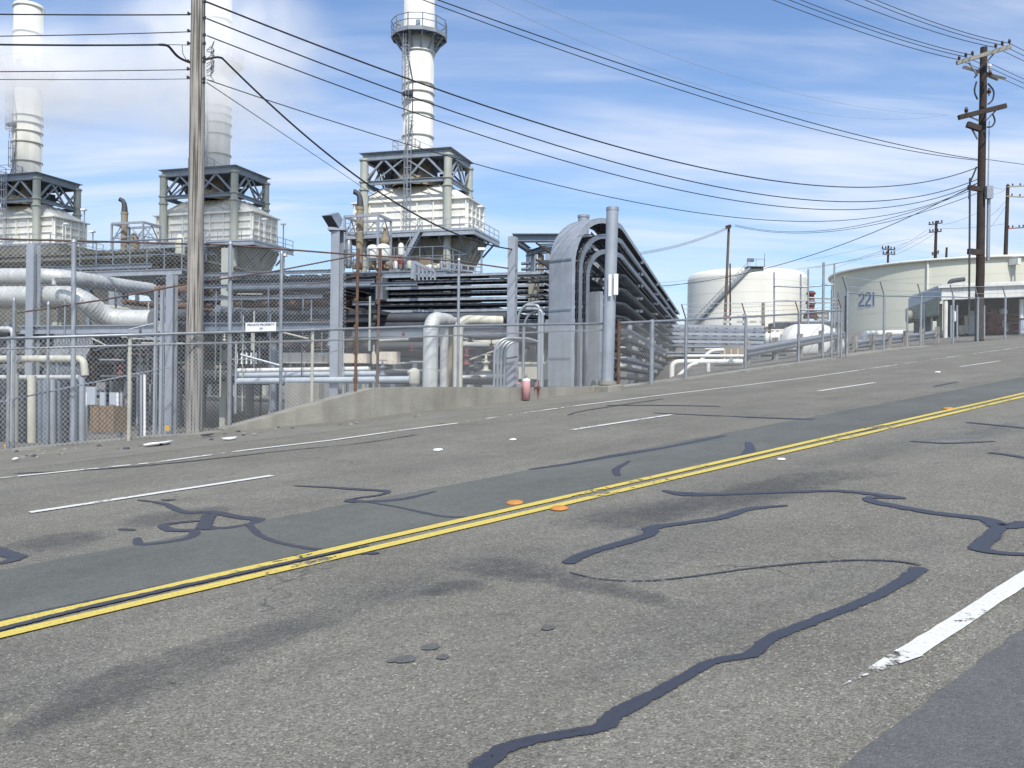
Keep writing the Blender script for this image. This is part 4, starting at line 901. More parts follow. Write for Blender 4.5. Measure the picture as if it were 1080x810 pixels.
# ------------------------------------------------------------------ near rack at the left: columns, beams, walkway, big pipes
DR = 23
steel_col(35.5, 258, DR, .30, 'steel_l', 'tall blue-grey steel column crossing the big silver pipes at the left', group=None)
steel_col(541, 250, DR, .22, 'steel_l', 'blue-grey steel column where the thick cable ends, left of the curved cable trays')
steel_col(181.5, 290, 14.6, .16, 'steel_l', 'blue-grey steel column with yellow square at the foot, just left of the wooden pole', 466)
steel_col(171.5, 306, 16.2, .07, 'steel_l', 'slim twin steel post beside the column with the yellow square', 466)
steel_col(164.8, 306, 16.6, .06, 'steel_l', 'slimmer of the thin posts left of the column with the yellow square', 466)
for px, py, D, lab in ((176.5, 451.5, 14.42, 'small yellow square plate at the foot of the column by the wooden pole'), (7, 471, 13.6, 'small yellow square plate near the left edge of the photo')):
    P = pl(px, py, D); b = MB(); b.box(P, .10, .012, .10, EX, EY); b.build('marker_plate', 'yellow', None, lab, 'plate')
P = pl(183, 463, 14.6); b = MB(); b.box(P, .2, .2, .12, EX, EY); b.build('column_foot', 'black', None, 'black rubber foot under the column with the yellow square', 'foot')
for px, pt, D, w in ((240, 262, 27, .30), (205, 300, 30, .3), (290, 340, 26, .26), (330, 346, 32, .3), (120, 300, 34, .3), (60, 340, 30, .25), (430, 340, 33, .3), (505, 330, 30, .25), (150, 345, 27, .25), (265, 300, 38, .3), (395, 300, 29, .25), (10, 340, 31, .3), (315, 300, 45, .3), (460, 300, 42, .3)):
    steel_col(px, pt, D, w, random.choice(['steel', 'steel', 'colcream', 'steel_l']), 'steel rack column standing among the pipes behind the fence', None, group='rack columns behind the fence')
def beam(px0, px1, py, D, h, m, label, group=None, w=None, name='steel_beam'):
    A = pl(px0, py, D); B = pl(px1, py, D); z = pl((px0+px1)/2, py, D).z; A.z = B.z = z; b = MB(); b.hbeam(A, B, w or h*.7, h); return b.build(name, m, None, label, 'beam', group)
beam(22, 164, 347.5, DR, .27, 'steel_l', 'long blue-grey steel beam under the big silver pipes')
beam(205, 352, 344.5, DR, .25, 'steel', 'blue-grey steel beam behind the white sign on the fence')
beam(372, 536, 350, DR+1, .27, 'steel', 'grey beam behind the tops of the silver riser pipes')
beam(40, 160, 282, DR+3, .16, 'steel', 'thin beam above the upper big silver pipe')
for px0, px1, py, D in ((205, 355, 288, 24), (205, 355, 301, 24), (205, 340, 314, 25), (372, 440, 300, 26), (372, 395, 320, 24), (372, 395, 297, 24)):
    beam(px0, px1, py, D, .11, 'steel', 'thin horizontal rail in the pipe rack behind the tall fence', 'thin rails in the pipe rack')
# sloping gantry seen through the fence (dark arched beams)
def pipe(pts, r, m, label, group=None, seg=12, name='process_pipe', rb=.5, n=6, bands=0):
    q = route(pts, rb, n) if len(pts) > 2 else pts; b = MB(); b.tube(q, r, seg)
    if bands:
        Lc = 0
        for p, s in zip(q, q[1:]):
            L = (s-p).length; k = int(L/bands)
            for j in range(k+1):
                a = p.lerp(s, (j+.5)/(k+1)); d = (s-p).normalized()*.02; b.tube([a-d, a+d], r*1.035, seg)
    return b.build(name, m, None, label, 'pipe', group)
P_ = lambda px, py, D: pl(px, py, D)
pipe([P_(-40, 291, 24), P_(62, 291, 24), P_(125, 301, 27), P_(163, 306, 30), P_(172, 330, 30.5), P_(174, 400, 30.5)], .26, 'silver', 'upper big silver insulated pipe running in from the left edge', rb=1.2, bands=.9)
pipe([P_(-40, 312.5, 23.6), P_(84, 312.5, 23.6), P_(112, 337, 24.6), P_(160, 337.5, 25)], .34, 'silver', 'lower big silver insulated pipe with a slanting elbow above the steel beam', rb=.8, bands=.8)
pipe([P_(57, 300, 23), P_(57, 292.5, 23), P_(78, 292.5, 23)], .07, 'silver', 'small silver bent pipe between the two big silver pipes', rb=.2)
pipe([P_(-40, 378.5, 22), P_(88, 378.5, 22), P_(90, 396, 22)], .11, 'cream', 'cream pipe behind the fence at the far left, bent down at its right end', rb=.2)
pipe([P_(-40, 347, 21.5), P_(14, 347, 21.5), P_(15.5, 470, 21.5)], .08, 'silver', 'thin silver pipe bent down near the left photo edge', rb=.2)
pipe([P_(-40, 325, 24), P_(60, 325, 24)], .05, 'cream', 'thin cream pipe under the lower big silver pipe', None)
pipe([P_(-40, 398, 21.6), P_(84, 398, 21.6)], .07, 'silver', 'thin grey pipe under the cream pipe at the far left')
for i, (px, py, r, m) in enumerate(((-6, 402, .14, 'steel'), (4, 408, .12, 'steel_d'), (14.5, 402, .16, 'colcream'), (24, 408, .12, 'steel_d'), (33, 404, .15, 'cream'), (42, 410, .10, 'steel'), (48, 408, .1, 'steel'), (55, 408, .12, 'steel_l'), (62, 410, .08, 'steel'), (69, 408, .1, 'steel_d'), (78, 408, .12, 'steel'), (86, 406, .12, 'steel_l'))):
    pipe([P_(px, py-8, 18.5+.2*(i % 3)), P_(px, 480, 18.5+.2*(i % 3))], r*.8, m, 'upright pipe in the close row behind the fence at the left edge', 'upright pipes at the left edge')
# fan grille of curved bars
gg = MB()
for k in range(26):
    x = 52+k*1.6; gg.tube([P_(x+6, 352, 22.6), P_(x+5, 364, 22.4), P_(x-1, 374, 22.1), P_(x-7, 396, 22)], .012, 4, False)
gg.build('bar_grille', 'steel_l', None, 'curved light grille of close bars behind the fence at the left', 'grille')
# brown crate and white panels
def boxthing(px0, px1, py0, py1, D, depth, m, name, label, cat, group=None, bev=.01):
    A = pl(px0, py1, D); B = pl(px1, py1, D); T = pl(px0, py0, D); w = (B-A).length; h = T.z-A.z; b = MB(); b.box((A+B)/2+EY*depth/2+UP*h/2, w, depth, h, EX, EY); return b.build(name, m, None, label, cat, group, bevel=bev)
def crate(px0, px1, py0, py1, D):
    A = pl(px0, py1, D); B = pl(px1, py1, D); T = pl(px0, py0, D); w = (B-A).length; h = T.z-A.z; c = (A+B)/2+EY*.3+UP*h/2
    e = empty('wooden_crate', c-UP*h/2, 'brown wooden crate standing behind the fence on the left', 'crate'); b = MB(); b.box(c, w*.96, .56, h*.97, EX, EY); b.build('crate_body', 'brown', e)
    for k in range(4): b = MB(); b.box(c-EY*.295+EX*w*(k/3-.5)*.93, .05, .03, h, EX, EY); b.build('batten', 'brown', e)
crate(95, 120, 428, 456, 18.6)
for px0, px1, py0, py1 in ((89, 100, 408, 427), (105, 110, 414, 428), (115, 122, 414, 427)): boxthing(px0, px1, py0, py1, 22, .08, 'ltblue', 'white_board', 'white panel above the brown crate behind the fence', 'panel', 'white panels above the crate')
for px, m in ((124, 'signw'), (128, 'steel_l'), (91, 'signw'), (137, 'cream'), (149, 'steel_l'), (152.5, 'signw')): pipe([P_(px, 414 if px < 140 else 395, 19.5), P_(px, 462, 19.5)], .035, m, 'thin white upright pipe near the brown crate', 'thin uprights near the crate', 8)
# walkway at left with handrail (close)
A, B = pl(-30, 257.5, 31), pl(192, 257.5, 31); z = pl(90, 256, 31).z; A.z = B.z = z
wk = empty('walkway', V(((A.x+B.x)/2, (A.y+B.y)/2, PLANT_Z)), 'long grated walkway with handrail above the big silver pipes at the left', 'walkway')
zd = pl(90, 287, 31).z; b = MB(); A2 = V((pl(84, 287, 31).x, pl(84, 287, 31).y, zd)); B2 = V((B.x, B.y, zd)); b.box((A2+B2)/2+EY*.6, (B2-A2).length, 1.2, .06, EX, EY); b.hbeam(A2-UP*.1, B2-UP*.1, .12, .24); b.hbeam(A2-UP*.1+EY*1.2, B2-UP*.1+EY*1.2, .12, .24); b.build('deck', 'steel_l', wk)
b = MB()
for o in (V((0, 0, 0)),): b.tube([A+o, B+o], .035, 8); b.tube([pl(84, 0, 31)*0+V((A2.x, A2.y, (z+zd)/2)), V((B2.x, B2.y, (z+zd)/2))], .025, 8)
for k in range(7): q = A2.lerp(B2, k/6); b.tube([q, V((q.x, q.y, z))], .03, 8)
b.build('handrail', 'steel', wk)
for k in (0, .33, .66, 1): q = A2.lerp(B2, k)+EY*.6; b = MB(); b.hbeam(V((q.x, q.y, PLANT_Z)), V((q.x, q.y, zd-.23)), .2, .2, EY); b.build('support', 'steel', wk)

# ------------------------------------------------------------------ crowd of rack pipes (three layers deep)
lab_p = {'olived': 'dull olive process pipe in the crowded racks behind the fence', 'tray_d': 'dim grey process pipe in the crowded racks behind the fence', 'steel': 'blue-grey process pipe in the crowded racks behind the fence', 'steel_d': 'dark process pipe in the crowded racks behind the fence', 'cream': 'cream process pipe in the crowded racks behind the fence',
         'silver': 'silver insulated process pipe in the crowded racks behind the fence', 'rust': 'rusty process pipe in the crowded racks behind the fence', 'steel_l': 'light grey process pipe in the crowded racks behind the fence', 'hop': 'dull olive process pipe in the crowded racks behind the fence', 'tanrust': 'tan stained process pipe in the crowded racks behind the fence'}
def rackpipe(px0, px1, py, D, r, m):
    A = pl(px0, py, D); B = pl(px1, py, D); z = pl((px0+px1)/2, py, D).z; A.z = B.z = z
    pipe([A, B], r, m, lab_p[m], 'process pipes in the racks, '+m.replace('_', ' '), 8)
rnd = random.Random(21)
pal = ['steel_d']*14+['tray_d']*6+['steel']*3+['olived']*3+['steel_l']*1+['cream']+['rust']*2+['tanrust']  # mostly dark steels: the shade inside the racks is put into the pipe colours
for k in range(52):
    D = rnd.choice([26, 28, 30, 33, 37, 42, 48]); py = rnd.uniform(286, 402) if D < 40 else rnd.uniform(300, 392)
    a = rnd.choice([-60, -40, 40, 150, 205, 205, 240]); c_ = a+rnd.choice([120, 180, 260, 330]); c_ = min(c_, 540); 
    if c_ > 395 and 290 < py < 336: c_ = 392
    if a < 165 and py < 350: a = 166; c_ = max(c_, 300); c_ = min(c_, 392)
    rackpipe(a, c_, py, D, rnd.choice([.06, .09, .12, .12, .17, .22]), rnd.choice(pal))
# pipes running away from the viewer seen end-on / from below
for k in range(34):
    D = 25+rnd.uniform(0, 2); px = rnd.uniform(170, 390); py = rnd.choice([300, 312, 326, 338, 352, 366]); A = pl(px, py, D); L = rnd.uniform(12, 34); z = A.z
    m = rnd.choice(pal); pipe([A, A+EY*L], rnd.choice([.07, .1, .14]), m, lab_p[m], 'process pipes in the racks, '+m.replace('_', ' '), 8)
for k in range(26):
    D = 24+rnd.uniform(0, 10); px = rnd.uniform(-20, 170); py = rnd.choice([318, 332, 356, 362, 372, 385, 392]); A = pl(px, py, D); L = rnd.uniform(10, 28)
    m = rnd.choice(pal); pipe([A, A+EY*L], rnd.choice([.07, .1, .14]), m, lab_p[m], 'process pipes in the racks, '+m.replace('_', ' '), 8)
# upright pipes and slanted ones in the depths
for k in range(26):
    D = rnd.uniform(22, 34); px = rnd.uniform(160, 350) if k % 3 else rnd.uniform(88, 165); py = rnd.uniform(340, 372); A = pl(px, py, D); m = rnd.choice(pal)
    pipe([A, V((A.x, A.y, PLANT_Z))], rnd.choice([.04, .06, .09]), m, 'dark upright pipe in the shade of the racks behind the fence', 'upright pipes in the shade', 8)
# thin near clutter: conduits, uprights, valves
for k in range(46):
    D = rnd.uniform(21.5, 26); px = rnd.uniform(196, 395) if k % 3 else rnd.uniform(60, 170); y0 = rnd.uniform(300, 375); A = pl(px, y0, D); hh = rnd.uniform(.5, 3.2)
    pipe([A, V((A.x, A.y, max(PLANT_Z, A.z-hh)))], rnd.choice([.018, .025, .035]), rnd.choice(['steel', 'steel_l', 'steel_d', 'galv', 'colcream']), 'thin upright conduit among the pipes behind the tall fence', 'thin upright conduits', 6, 'conduit')
for k in range(44):
    D = rnd.uniform(21.5, 27); a = rnd.choice([rnd.uniform(90, 150), rnd.uniform(200, 360), rnd.uniform(400, 520)]); py = rnd.uniform(300 if 200 < a < 360 else 346, 398); L = rnd.uniform(12, 70)
    A = pl(a, py, D); B = A+EX*L*.025+(EY*rnd.uniform(0, 1)); B.z += rnd.choice([0, 0, 0, .3, -.3]); pipe([A, B], rnd.choice([.018, .025, .04]), rnd.choice(['steel', 'steel_l', 'steel_d', 'cream', 'galv', 'rustd']), 'thin branch pipe among the racks behind the fence', 'thin branch pipes', 6)
for k in range(34):
    D = rnd.uniform(22, 26); px = rnd.choice([rnd.uniform(92, 165), rnd.uniform(200, 350), rnd.uniform(372, 440), rnd.uniform(488, 540)]); P = pl(px, rnd.uniform(352, 400), D); s_ = rnd.uniform(.06, .14); e = empty('valve', P, 'small gate valve among the pipes behind the fence', 'valve', 'small valves behind the fence'); m = rnd.choice(['steel_d', 'maroon', 'steel', 'cream', 'rust'])
    b = MB(); b.lathe(P, [(.001, 0), (s_, 0), (s_, s_*.3), (s_*.5, s_*.4), (s_*.5, s_*1.6), (s_*.9, s_*1.7), (s_*.9, s_*2), (s_*.3, s_*2.1), (s_*.2, s_*3.4), (.001, s_*3.4)], 10); b.build('body', m, e); b = MB(); b.lathe(P+UP*s_*3.3, [(s_*1.0, 0), (s_*1.1, s_*.1), (s_*1.0, s_*.2), (s_*.8, s_*.1), (s_*1.0, 0)], 12); b.build('handwheel', m, e)
# solid pipe decks (closely laid trays) that shade the ground
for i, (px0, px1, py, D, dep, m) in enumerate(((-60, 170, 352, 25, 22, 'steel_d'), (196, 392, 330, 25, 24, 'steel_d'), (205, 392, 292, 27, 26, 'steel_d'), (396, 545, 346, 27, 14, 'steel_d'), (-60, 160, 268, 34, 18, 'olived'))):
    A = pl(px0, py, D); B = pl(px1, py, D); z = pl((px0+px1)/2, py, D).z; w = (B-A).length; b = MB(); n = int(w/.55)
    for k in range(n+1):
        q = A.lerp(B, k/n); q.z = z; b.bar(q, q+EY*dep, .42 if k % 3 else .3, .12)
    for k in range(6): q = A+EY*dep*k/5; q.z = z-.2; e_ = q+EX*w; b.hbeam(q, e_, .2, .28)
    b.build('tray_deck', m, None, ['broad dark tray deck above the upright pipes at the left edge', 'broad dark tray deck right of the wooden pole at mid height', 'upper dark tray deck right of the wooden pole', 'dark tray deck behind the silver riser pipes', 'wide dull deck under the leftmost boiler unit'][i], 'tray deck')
# far backdrop: low buildings/tanks deeper in the plant
for px0, px1, py0, py1, D, dep, m, lab in ((-60, 60, 262, 402, 62, 8, 'olived', 'dull process building deep in the plant at the left edge'), (190, 300, 300, 402, 60, 8, 'steel_d', 'dark process building deep in the plant right of the wooden pole'),
        (60, 190, 320, 402, 64, 8, 'olived', 'long low dull building deep in the plant behind the crate'), (298, 345, 372, 383, 23.6, .3, 'stained', 'white rust-stained box girder behind the rusty posts'), (361, 386, 373, 383, 23.8, .3, 'stained', 'white rust-stained box girder between the rusty posts'),
        (392, 418, 371, 384, 24.2, .3, 'stained', 'white rust-stained panel left of the silver riser pipes'), (545, 580, 382, 400, 27, 2, 'cream', 'pale yellow low wall behind the pink bollard'), (300, 336, 404, 436, 21.5, .3, 'conc', 'grey concrete block wall low behind the fence'),
        (440, 545, 357, 402, 50, 6, 'olived', 'dull rusty low building behind the cream riser pipe'), (500, 541, 330, 342, 70, 6, 'steel_l', 'pale far building seen under the horizontal trays')):
    boxthing(px0, px1, py0, py1, D, dep, m, 'low_building' if dep > 3 else ('concrete_wall' if m == 'conc' else 'box_girder'), lab, 'building' if dep > 3 else 'girder')
for i, (a, c_, py, D, r, m) in enumerate(((250, 390, 389, 23.6, .07, 'white'), (250, 400, 394, 23.2, .08, 'ltblue'), (250, 440, 400, 22.8, .09, 'ltblue'), (330, 430, 365, 26, .07, 'white'), (400, 430, 357, 25, .06, 'white'), (485, 545, 361.5, 26, .12, 'cream'), (485, 545, 396, 24, .05, 'white'), (265, 330, 361, 26, .06, 'cream'))):
    A = pl(a, py+2, D); B = pl(c_, py, D); pipe([A, B], r, m, ['thin white pipe crossing behind the fence near the stained girder', 'pale blue pipe just below the thin white pipe', 'thick pale blue pipe, lowest of the three behind the fence', 'short white pipe behind the floodlight column', 'short white pipe left of the silver risers', 'cream pipe right of the cream riser', 'thin white pipe low right of the cream riser', 'cream pipe behind the white fence sign'][i])
for k in range(5): px = 250+k*5; pipe([P_(px, 372, 24.5), P_(px, 384, 24.5)], .03, 'signw', 'short white upright pipe behind the fence right of the wooden pole', 'short white uprights', 6)

# ------------------------------------------------------------------ silver risers and elbows
z_w = pl(455, 409, 21).z
def riser(px, pyt, D, r, m, label, back=3.0, rb=.5, dirv=None):
    T = pl(px, pyt, D); dirv = dirv or EY; T = V((T.x, T.y, T.z-r)); return pipe([V((T.x, T.y, PLANT_Z)), T, T+dirv*back], r, m, label, None, 20, 'riser_pipe', rb, 10, .6)
riser(454.5, 328, 21.8, .20, 'silver', 'thick silver insulated riser pipe bending back behind the concrete wall', 1.0, .42, (EY*.95+EX*.1).normalized())
riser(469, 333, 22.6, .11, 'silver', 'slimmer silver riser pipe just right of the thick silver one', 1.0, .3, (EY*.95+EX*.1).normalized())
riser(475, 334, 23.2, .08, 'tanrust', 'thin tan riser pipe squeezed between silver and cream risers', 1.0, .25, (EY*.95+EX*.1).normalized())
riser(483.5, 332, 22.2, .13, 'cream', 'pale cream riser pipe curving over to the right', 1.2, .35, (EY*.5+EX*.86).normalized())
for k in range(4):
    px = 521+k*3.6; T = pl(px+7, 356+k*1.0, 21.5+.25*k); B = V((pl(px, 409, 21.5+.25*k).x, pl(px, 409, 21.5+.25*k).y, PLANT_Z)); 
    pipe([B, V((B.x, B.y, T.z)), V((B.x, B.y, T.z))+EX*.75+EY*.6], .035, 'galv', 'thin galvanised conduit arching over behind the wall, left of the curved trays', 'arching conduits', 8, 'conduit', .5, 8)
for k in range(2):
    A = pl(545+k*7, 409, 24.8+k*.2); T = pl(552, 319+k*9, 24.8+k*.2); Bq = pl(592, 319+k*9, 24.8+k*.2)
    pipe([V((A.x, A.y, 0)), V((A.x, A.y, T.z)), V((Bq.x, Bq.y, T.z))], .045-.01*k, 'steel_l', ['outer grey conduit arching right into the curved cable trays', 'inner grey conduit arching right into the curved cable trays'][k], 'arched conduits beside the trays', 8, 'conduit', .75, 8)
for k in range(2):
    A = pl(568+k*3, 409, 23.4); T = pl(556, 322+4*k, 23.4); pipe([V((A.x, A.y, 0)), V((A.x, A.y, T.z)), V((T.x, T.y, T.z))], .05, 'steel_l', 'grey conduit arching left next to the curved cable trays', 'arched conduits beside the trays', 8, 'conduit', .7, 8)
vessel(437, 388, 406, 21.2, .14, 'cream', 'small cream-white valve cap standing behind the wall left of the silver risers', None)
P = pl(435, 392, 21.2); b = MB(); b.tube([V((P.x, P.y, 0)), P], .04, 8); b.lathe(P-UP*.04, [(.01, -.05), (.13, 0), (.13, .06), (.01, .1)], 12); b.build('valve', 'cream', None, 'round cream handwheel valve on a stem by the silver risers', 'valve')

# ------------------------------------------------------------------ cable trays
def ladder_tray(path, width, side, name, m, label, parent=None, depth=.12, rung=.30, cover=False, group=None, cat='cable tray'):
    """path: 3D points of the near rail; side: unit vector(s) across to the far rail"""
    sides = side if isinstance(side, list) else [side]*len(path)
    b = MB()
    path = [V(p) for p in path]; far = [p+s*width for p, s in zip(path, sides)]
    nrm = []
    for i in range(len(path)):
        d = (path[min(i+1, len(path)-1)]-path[max(i-1, 0)]).normalized(); nrm.append(d.cross(sides[i]).normalized())
    for line, o in ((path, .012), (far, -.012)):
        for i in range(len(line)-1):
            s0, s1 = sides[i]*o, sides[i+1]*o; n0, n1 = nrm[i]*depth/2, nrm[i+1]*depth/2; p, q = line[i], line[i+1]
            b.hexa([p-n0-s0, p-n0+s0, q-n1+s1, q-n1-s1], [p+n0-s0, p+n0+s0, q+n1+s1, q+n1-s1])
    acc = 0
    for i in range(len(path)-1):
        L = (path[i+1]-path[i]).length; t = (rung-acc) if acc else rung*.5
        t = rung-acc
        while t < L:
            p = path[i].lerp(path[i+1], t/L); q = far[i].lerp(far[i+1], t/L); b.bar(p, q, .05, .035, (path[i+1]-path[i]).normalized().cross(sides[i]).normalized()); t += rung
        acc = (acc+L) % rung
    o = b.build(name, m, parent, label if parent is None else None, cat if parent is None else None, group if parent is None else None)
    if cover:
        b = MB()
        for i in range(len(path)-1):
            n0, n1 = nrm[i]*(depth/2+.006)*cover, nrm[i+1]*(depth/2+.006)*cover; e0, e1 = nrm[i]*(depth/2+.016)*cover, nrm[i+1]*(depth/2+.016)*cover
            b.hexa([path[i]+n0, far[i]+n0, far[i+1]+n1, path[i+1]+n1], [path[i]+e0, far[i]+e0, far[i+1]+e1, path[i+1]+e1])
        b.build('tray_cover', 'steel_l', o if parent is None else parent)
    return o
AZ1 = R(45); HD1 = V((math.sin(AZ1), math.cos(AZ1), 0)); SD1 = V((-math.cos(AZ1), math.sin(AZ1), 0))
AZ2 = R(13.7); HD2 = V((math.sin(AZ2), math.cos(AZ2), 0)); SD2 = V((-math.cos(AZ2), math.sin(AZ2), 0))
leg = at(600.5, 409, 23.6); TZ = 5.95
def arch(k):
    Rr = 1.35-.36*k*.75; zt = TZ-.42*k; base = leg+HD1*(.10+.30*k)
    pts = [V((base.x, base.y, 0)), V((base.x, base.y, zt-Rr-1.5)), V((base.x, base.y, zt-Rr))]; sd = [SD1]*3
    n = 12
    for i in range(1, n+1):
        a = math.pi/2*i/n; pts.append(V((base.x, base.y, zt-Rr))+HD1*Rr*(1-math.cos(a))+UP*Rr*math.sin(a)); sd.append(SD1)
    # swing from heading 1 to heading 2 around the outside
    p = pts[-1]; L0 = 1.35-(Rr-1.35)-.3*k; m_ = 8
    for i in range(1, m_+1):
        a = AZ1+(AZ2-AZ1)*i/m_; h = V((math.sin(a), math.cos(a), 0)); p = p+h*L0/m_; pts.append(p); sd.append(V((-math.cos(a), math.sin(a), 0)))
    st = pts[-1]
    for i in range(1, 9): pts.append(st+HD2*3.9*i); sd.append(SD2)
    return pts, sd
tb = empty('cable_tray_bundle', V((leg.x, leg.y, 0)), 'nested curved cable trays rising from the wall and arching over towards the back', 'cable trays')
for k in range(3):
    p, sd_ = arch(k); ladder_tray(p, .80, sd_, 'curved_tray', 'steel_l' if k < 1 else 'steel', None, tb, .13, .28, cover=(1 if k == 0 else False))
    # cables lying in the tray
    cb = MB()
    for j in range(5): cb.tube([q+s*(.12+.14*j) for q, s in zip(p, sd_)], .035, 6, False)
    cb.build('cables', 'cable', tb)
# joint lines across the cover
b = MB()
p, sd_ = arch(0)
for z_ in (2.1, 3.4, 4.75): q = V((p[0].x, p[0].y, z_)); b.bar(q-HD1*.085, q-HD1*.085+SD1*.8, .02, .05, UP)
b.build('joint_strap', 'steel', tb)
# covered front panel legs behind (wide plates)
for k, (o, w, m) in enumerate(((1.0, .5, 'steel_l'), (1.25, .35, 'steel'))):
    q = leg+HD1*o; b = MB(); b.bar(V((q.x, q.y, 0)), V((q.x, q.y, 3.95-.2*k)), w, .12, HD1); b.build('duct_plate', m, tb)
# parallel upper trays left of the first bundle and lower side trays
st0, sd0 = arch(0); s_end = st0[-9]
for j, (dl, z_) in enumerate(((.95, TZ-.05), (.95, TZ-.5), (.95, TZ-.95), (0.0, TZ-1.26), (.95, TZ-1.4), (0, TZ-1.68), (.95, TZ-1.85), (1.9, TZ-.3), (1.9, TZ-.8), (1.9, TZ-1.3), (0, TZ-2.1), (.95, TZ-2.3), (0, TZ-2.5))):
    q = V((s_end.x, s_end.y, z_))+SD2*dl+HD2*.2
    pts = route([q-EX*2.2, q, q+HD2*31], .9, 6) if z_ < TZ-1.2 else [q, q+HD2*15, q+HD2*31]; sds = []
    for i in range(len(pts)):
        d = (pts[min(i+1, len(pts)-1)]-pts[max(i-1, 0)]).normalized(); sds.append(V((-d.y, d.x, 0)))
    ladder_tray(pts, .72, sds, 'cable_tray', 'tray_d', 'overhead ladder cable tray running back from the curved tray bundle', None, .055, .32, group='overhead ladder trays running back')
# support frames of the overhead run
for i in range(4):
    q = V((s_end.x, s_end.y, 0))+HD2*(6+7*i)-SD2*.05; e = empty('tray_support', V((q.x, q.y, PLANT_Z)), 'steel goalpost frame carrying the overhead trays', 'support', 'goalpost frames under the overhead trays')
    for d_ in (.9, 2.7):
        a = q+SD2*d_; b = MB(); b.hbeam(V((a.x, a.y, PLANT_Z)), V((a.x, a.y, TZ-.1)), .14, .14, HD2); b.build('post', 'steel', e)
    for z_ in (TZ-.16, TZ-.58, TZ-1.0, TZ-1.45, TZ-1.9, TZ-2.35, TZ-2.8, TZ-3.25): b = MB(); b.bar(V((q.x, q.y, z_)), V((q.x, q.y, z_))+SD2*3.2, .08, .10); b.build('crossbar', 'steel', e)
# lower stack of side-mounted trays
for j in range(8):
    z_ = 1.35+.29*j; q = V((s_end.x, s_end.y, z_))+HD2*.6-SD2*.1
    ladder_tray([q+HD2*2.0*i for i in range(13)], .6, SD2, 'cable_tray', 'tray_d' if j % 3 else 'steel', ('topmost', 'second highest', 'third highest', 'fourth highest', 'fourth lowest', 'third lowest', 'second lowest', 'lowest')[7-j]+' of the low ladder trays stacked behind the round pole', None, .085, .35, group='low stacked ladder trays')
for i in range(22):
    q = V((s_end.x, s_end.y, 0))+HD2*(.9+1.15*i)-SD2*.14
    for j in range(7):
        if rnd.random() < .55: b = MB(); b.box(V((q.x, q.y, 1.3+.29*j+.12))+HD2*rnd.uniform(-.3, .3), rnd.uniform(.1, .25), .1, rnd.uniform(.07, .14), HD2, SD2); b.build('junction_box', rnd.choice(['steel', 'tray_d', 'steel_l', 'hop']), None, 'small junction box clipped to the low stacked ladder trays', 'junction box', 'junction boxes on the low trays')
# cross bundle of horizontal trays (left of the arch)
for j, (py, dd) in enumerate(((289, 0), (295.5, .4), (302, 0), (308, .5), (314.5, .1), (320.5, .6), (327, 0), (334, .5))):
    A = pl(396+3*(j % 2), py, 27.5+dd); B = pl(574, py, 27.5+dd); z_ = pl(520, py, 27.5+dd).z; A.z = B.z = z_
    ladder_tray([A.lerp(B, i/10) for i in range(11)], .8, EY, 'cable_tray', 'steel_l' if j % 2 == 0 else 'steel', ('topmost', 'second highest', 'third highest', 'fourth highest', 'fourth lowest', 'third lowest', 'second lowest', 'lowest')[j]+' horizontal cable tray between the rusty posts and curved trays', None, .085, .35, group='horizontal stacked cable trays')
    cb = MB()
    for q_ in range(4): cb.tube([A+EY*(.15+.17*q_), B+EY*(.15+.17*q_)], .05, 6)
    cb.build('cable_bundle', 'cable', None, 'dark cable bundle in the '+('topmost', 'second highest', 'third highest', 'fourth highest', 'fourth lowest', 'third lowest', 'second lowest', 'lowest')[j]+' horizontal tray', 'cables', 'cable bundles in the horizontal trays')
boxthing(557, 566, 292, 330, 27.2, .3, 'hop', 'tray_bracket', 'olive-grey bracket panel clamping the horizontal trays', 'bracket')
boxthing(396, 403, 292, 316, 27.2, .5, 'steel', 'tray_bracket', 'blue-grey bracket at the left end of the horizontal trays', 'bracket')
beam(396, 575, 341, 27, .2, 'steel', 'dark beam under the stack of horizontal trays')
boxthing(433, 438.5, 275, 294, 26.8, .3, 'steel_l', 'cabinet', 'pale blue-grey upright cabinet above the horizontal trays', 'cabinet')
# short stair rail running down right of the cabinet
b = MB(); A = pl(438, 277, 26.6); Bq = pl(459, 286, 26.6); C_ = pl(459, 292, 26.6)
b.bar(A, Bq, .08); b.bar(A-UP*.35, Bq-UP*.2, .05)
for k in range(6): q = A.lerp(Bq, k/5); b.bar(q, V((q.x, q.y, C_.z-.1)), .05)
b.build('stair_rail', 'steel_l', None, 'short sloping stair rail beside the pale cabinet', 'rail')
b = MB(); A = pl(466, 276, 50); Bq = pl(508, 290, 50)
for k in range(7): q = A.lerp(Bq, k/6); b.bar(V((q.x, q.y, pl(486, 284+k*.8, 50).z)), V((q.x, q.y, pl(486, 276+k*1.2, 50).z)), .08)
b.bar(pl(466, 277, 50), pl(508, 282, 50), .08); b.bar(pl(466, 283, 50), pl(508, 287, 50), .08)
b.build('handrail', 'steel_l', None, 'handrail of a landing below the nearest boiler unit, right side', 'rail')
